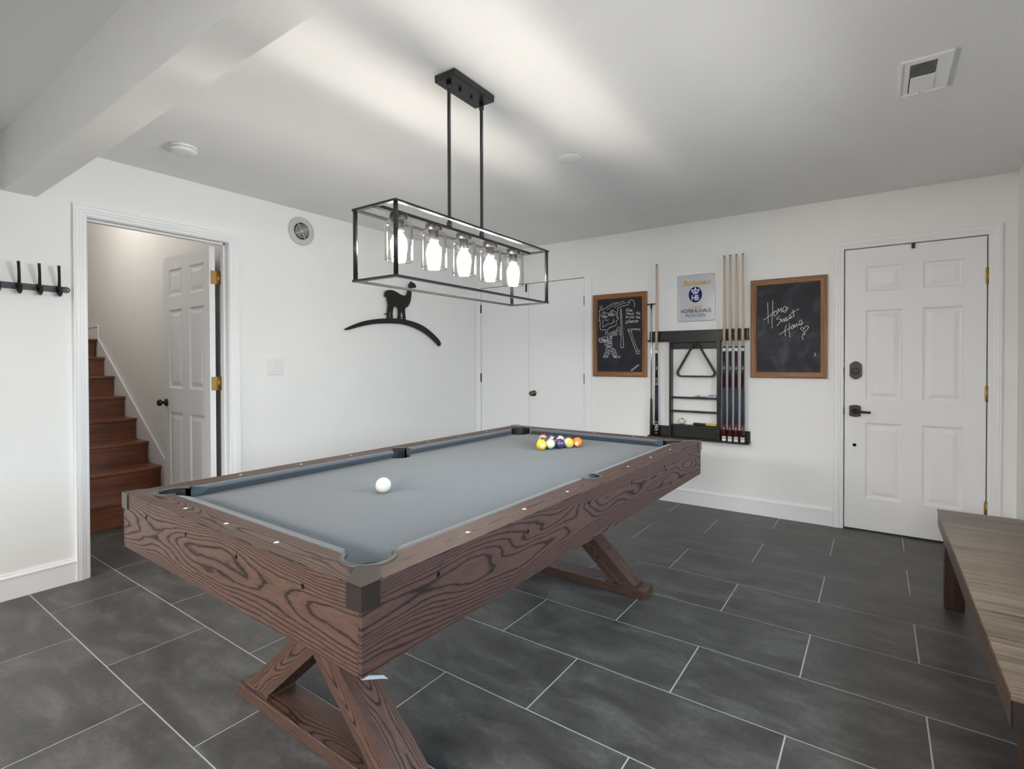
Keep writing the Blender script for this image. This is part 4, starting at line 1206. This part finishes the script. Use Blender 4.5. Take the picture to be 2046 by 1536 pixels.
def cue(x, y, secs, label, group, top):
    root = thing('pool_cue', label, 'pool cue', (x, y, .5852), 0, group)
    for nm, z0, z1, m in secs:
        z0, z1 = z0 - .5852, z1 - .5852
        k = max(1, int((z1 - z0) / .2))
        g = .0006 if nm in ('joint_collar', 'butt_cap', 'joint_ring') else 0
        pr = [(cue_r(z0 + (z1 - z0) * i / k) + g, z0 + (z1 - z0) * i / k) for i in range(k + 1)]
        MB().lathe(pr, (0, 0, 0), 'z', 14).obj(nm, m, root)
    return root
BASE = [('butt_cap', .5855, .605, M_JWHT), ('butt_ring', .605, .627, M_BUMP), ('butt_sleeve', .627, .735, M_BUTT), ('wrap', .735, 1.028, M_WRAP),
        ('forearm', 1.028, 1.325, M_FORE), ('joint_collar', 1.325, 1.352, M_JWHT), ('joint_ring', 1.352, 1.364, M_JBLK), ('shaft', 1.364, 2.083, M_MAPLE), ('ferrule', 2.083, 2.105, M_FERR), ('tip', 2.105, 2.112, M_TIP)]
names = ['maroon-butted pool cue, leftmost of the four on the right of the rack', 'maroon-butted pool cue, second from left of the four in the rack',
         'maroon-butted pool cue, second from right of the four in the rack', 'maroon-butted pool cue nearest to the Home Sweet Home chalkboard']
for x, nm in zip(CUEX, names):
    cue(x, -.062, BASE, nm, 'maroon pool cues on the rack', 2.112)
bc = cue(2.121, -.062, [('butt_cap', .5855, .622, M_CBLK), ('butt_sleeve', .622, .70, M_CBLK), ('wrap', .70, 1.033, M_LEATH), ('forearm', 1.033, 1.315, M_CBLK), ('joint_collar', 1.315, 1.347, M_JWHT), ('joint_ring', 1.347, 1.352, M_JBLK),
        ('shaft', 1.352, 2.078, M_MAPLE), ('ferrule', 2.078, 2.10, M_FERR), ('tip', 2.10, 2.106, M_TIP)], 'black pool cue with white inlays on the left end of the rack', None, 2.106)
def inlays(z0, z1, nrow, big):
    mb = MB()
    for i in range(nrow):
        zc = z0 + (z1 - z0) * (i + .5) / nrow - .5852
        hh = (z1 - z0) / nrow * .48
        for k in range(6):
            a0 = 2 * PI * k / 6 + (PI / 6 if i % 2 else 0)
            ww = .36 if big else .26
            r = cue_r(zc) + .0004
            P = lambda da, dz: (r * math.cos(a0 + da), r * math.sin(a0 + da), zc + dz)
            mb.add([P(0, -hh), P(ww, 0), P(0, hh), P(-ww, 0)], [(0, 1, 2, 3)])
    mb.obj('inlay', M_INLAY, bc)
inlays(.628, .692, 3, True)
inlays(1.04, 1.10, 3, False)
for zz in (.595, .61, .705, 1.036):
    MB().lathe([(cue_r(zz - .585) + .0004, zz - .5852), (cue_r(zz - .585) + .0004, zz - .5852 + .004)], (0, 0, 0), 'z', 14).obj('ring', M_INLAY, bc)
br = thing('bridge_stick', 'steel bridge stick with a black cross-shaped head, leftmost on the rack', 'bridge stick', (2.073, -.062, .5852))
MB().lathe([(.0135, 0), (.0135, .1), (.009, .32), (.0075, .322)], (0, 0, 0), 'z', 14).obj('grip', mat('black_rubber', (.014, .014, .016), .55), br)
MB().lathe([(.0058, .32), (.0052, 1.135)], (0, 0, 0), 'z', 12).obj('shaft', M_CHROME, br)
MB().lathe([(.007, 1.132), (.010, 1.163)], (0, 0, 0), 'z', 12).obj('head_socket', M_BRONZE, br)
hd = MB().bbox(-.041, .036, -.006, .006, 1.164, 1.172, .0015).bbox(-.007, .007, -.04, .03, 1.164, 1.172, .0015)
for xx in (-.033, -.013, .011, .029):
    hd.bbox(xx - .006, xx + .006, -.006, .006, 1.171, 1.1755, .001)
hd.obj('bridge_head', M_BLACK, br)
# triangle hung on the rack's peg
tr = thing('ball_triangle', 'black plastic ball triangle hanging on the cue rack', 'triangle rack', (2.458, -.0405, 1.397))
def rounded_tri(pts, r, n=6):
    out = []
    for i in range(3):
        p, a, b = Vector(pts[i]), Vector(pts[i - 1]), Vector(pts[(i + 1) % 3])
        da, db = (a - p).normalized(), (b - p).normalized()
        ang = math.acos(max(-1, min(1, da.dot(db))))
        d = r / math.tan(ang / 2)
        bis = (da + db).normalized()
        cen = p + bis * (r / math.sin(ang / 2))
        s0, s1 = p + da * d, p + db * d
        a0 = math.atan2(s0.y - cen.y, s0.x - cen.x)
        a1 = math.atan2(s1.y - cen.y, s1.x - cen.x)
        while a1 - a0 > PI:
            a1 -= 2 * PI
        while a1 - a0 < -PI:
            a1 += 2 * PI
        out += [(cen.x + r * math.cos(a0 + (a1 - a0) * k / n), cen.y + r * math.sin(a0 + (a1 - a0) * k / n)) for k in range(n + 1)]
    return out
mb = MB()
o3 = rounded_tri([(0, .042), (-.187, -.287), (.187, -.287)], .034)
i3 = rounded_tri([(0, .016), (-.166, -.276), (.166, -.276)], .024)
rs = []
for (a, b), (c_, d) in zip(o3, i3):
    rs.append([(a, .018, b), (a, -.018, b), ((a + c_) / 2, -.0205, (b + d) / 2), (c_, -.018, d), (c_, .018, d)])
mb.rings(rs, True, False, False, True, True)
mb.obj('triangle_frame', mat('matte_black_plastic', (.03, .029, .027), .45), tr)
# small things on the shelves
M_CHB = mat('blue_chalk', (.03, .13, .42), .9)
for k, (x, w) in enumerate(((2.571, 'leftmost'), (2.598, 'middle'), (2.622, 'rightmost'))):
    q = thing('chalk_cube', w + ' of the three blue cue-chalk cubes on the top shelf of the rack', 'chalk', (x, -.036, .936), R((-8, 5, 2)[k]), 'blue chalk cubes on the rack shelf')
    MB().bbox(-.0105, .0105, -.0105, .0105, .0002, .019, .001).obj('paper_wrap', mat('chalk_wrapper_%d' % k, (.66, .72, .80), .6), q)
    MB().bbox(-.0105, .0105, -.0105, .0105, .019, .0225, .0008).obj('chalk_top', M_CHB, q)
    MB().box(-.005, .005, -.0109, -.0105, .005, .013).obj('label_print', M_NAVY, q)
gl = thing('folded_glove', 'small white folded glove lying on the rack\'s top shelf beside the chalk', 'glove', (2.49, -.036, .936))
mb = MB()
rs = []
for k in range(9):
    x = -.05 + .1 * k / 8
    hh = (.006, .012, .013, .011, .012, .015, .013, .012, .006)[k]
    ww = (.008, .014, .016, .014, .016, .018, .018, .016, .01)[k]
    rs.append([(x, ww * math.cos(2 * PI * j / 12), .0065 + max(-.0063, hh * (.35 + .6 * math.sin(2 * PI * j / 12)))) for j in range(12)])
mb.rings(rs, True, True, True)
mb.obj('cloth', mat('white_cotton', (.74, .74, .76), .85), gl)
MB().tube([(-.02, -.0125, .011), (-.005, -.0155, .015), (.008, -.016, .016)], .0022, 6).obj('blue_trim', M_NAVY, gl)
me = ballmesh.copy()
m = mat('spotted_ball_resin', (.76, .70, .52), .1, spec=.6, coat=.3)
t = NT(m)
o = t.coord()
vo = t.n('ShaderNodeVectorMath', operation='NORMALIZE')
t.put(vo.inputs[0], o)
spot = None
for d in ((.35, -.55, .76), (-.85, -.5, -.1), (.1, -.5, -.86), (.9, .1, -.4), (-.3, .8, .5), (0, .9, -.4)):
    dn = t.n('ShaderNodeVectorMath', operation='DOT_PRODUCT')
    t.put(dn.inputs[0], vo.outputs[0])
    dn.inputs[1].default_value = Vector(d).normalized()
    g = t.math('GREATER_THAN', dn.outputs['Value'], .968)
    spot = g if spot is None else t.math('MAXIMUM', spot, g)
t.put(t.b.inputs['Base Color'], t.mix(spot, (.76, .70, .52), (.05, .03, .02)))
me.materials.append(m)
sb = bpy.data.objects.new('spotted_ball', me)
COL.objects.link(sb)
sb.location = (2.334, -.033, .695 + BR + .0003)
tag(sb, 'cream ball with dark spots on the lowest shelf of the cue rack', 'ball')
ts = thing('shaper_tool', 'black and yellow cue tool lying on the lowest shelf of the rack', 'tool', (2.54, -.035, .695))
MB().lathe([(.006, -.105), (.0105, -.098), (.0115, -.06), (.0095, -.045), (.0105, -.02), (.011, 0)], (0, 0, .0118), 'x', 14).obj('grip', mat('tool_black', (.014, .015, .013), .5), ts)
MB().lathe([(.0112, 0), (.0112, .07), (.0105, .085), (.0104, .09)], (0, 0, .0118), 'x', 14).obj('barrel', mat('tool_yellow', (.66, .54, .09), .4), ts)

# ------------------------------------------------------------------ bench along the right wall
BH = .478
bn = thing('bench', 'low brown wooden bench with a ribbed top along the right wall', 'bench', (4.22, -2.0, 0))
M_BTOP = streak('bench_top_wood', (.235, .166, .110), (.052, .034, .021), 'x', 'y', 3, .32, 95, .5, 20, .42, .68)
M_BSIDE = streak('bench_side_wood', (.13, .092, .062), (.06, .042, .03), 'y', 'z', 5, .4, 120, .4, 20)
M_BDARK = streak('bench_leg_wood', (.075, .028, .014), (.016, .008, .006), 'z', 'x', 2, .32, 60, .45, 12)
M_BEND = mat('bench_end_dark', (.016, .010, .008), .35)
bx0, bx1, by0, by1 = 3.985 - 4.22, 4.452 - 4.22, -2.924 + 2.0, -1.108 + 2.0
MB().bbox(bx0, 4.302 - 4.22, by0, by1, BH - .016, BH, .002).obj('top_board', M_BTOP, bn)
MB().bbox(4.305 - 4.22, bx1, by0, by1 - .004, BH - .016, BH, .002).obj('top_board', M_BTOP, bn)
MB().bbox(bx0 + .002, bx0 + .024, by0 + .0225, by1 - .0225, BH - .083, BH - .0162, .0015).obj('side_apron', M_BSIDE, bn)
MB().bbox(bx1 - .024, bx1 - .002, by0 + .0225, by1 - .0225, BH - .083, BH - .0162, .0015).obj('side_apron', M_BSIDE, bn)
for y0, y1 in ((by0 + .0005, by0 + .022), (by1 - .022, by1 - .001)):
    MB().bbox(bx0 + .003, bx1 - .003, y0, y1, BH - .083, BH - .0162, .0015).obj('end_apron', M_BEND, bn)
for x0 in (bx0 + .012, bx1 - .09):
    for y0 in (by0 + .006, by1 - .084):
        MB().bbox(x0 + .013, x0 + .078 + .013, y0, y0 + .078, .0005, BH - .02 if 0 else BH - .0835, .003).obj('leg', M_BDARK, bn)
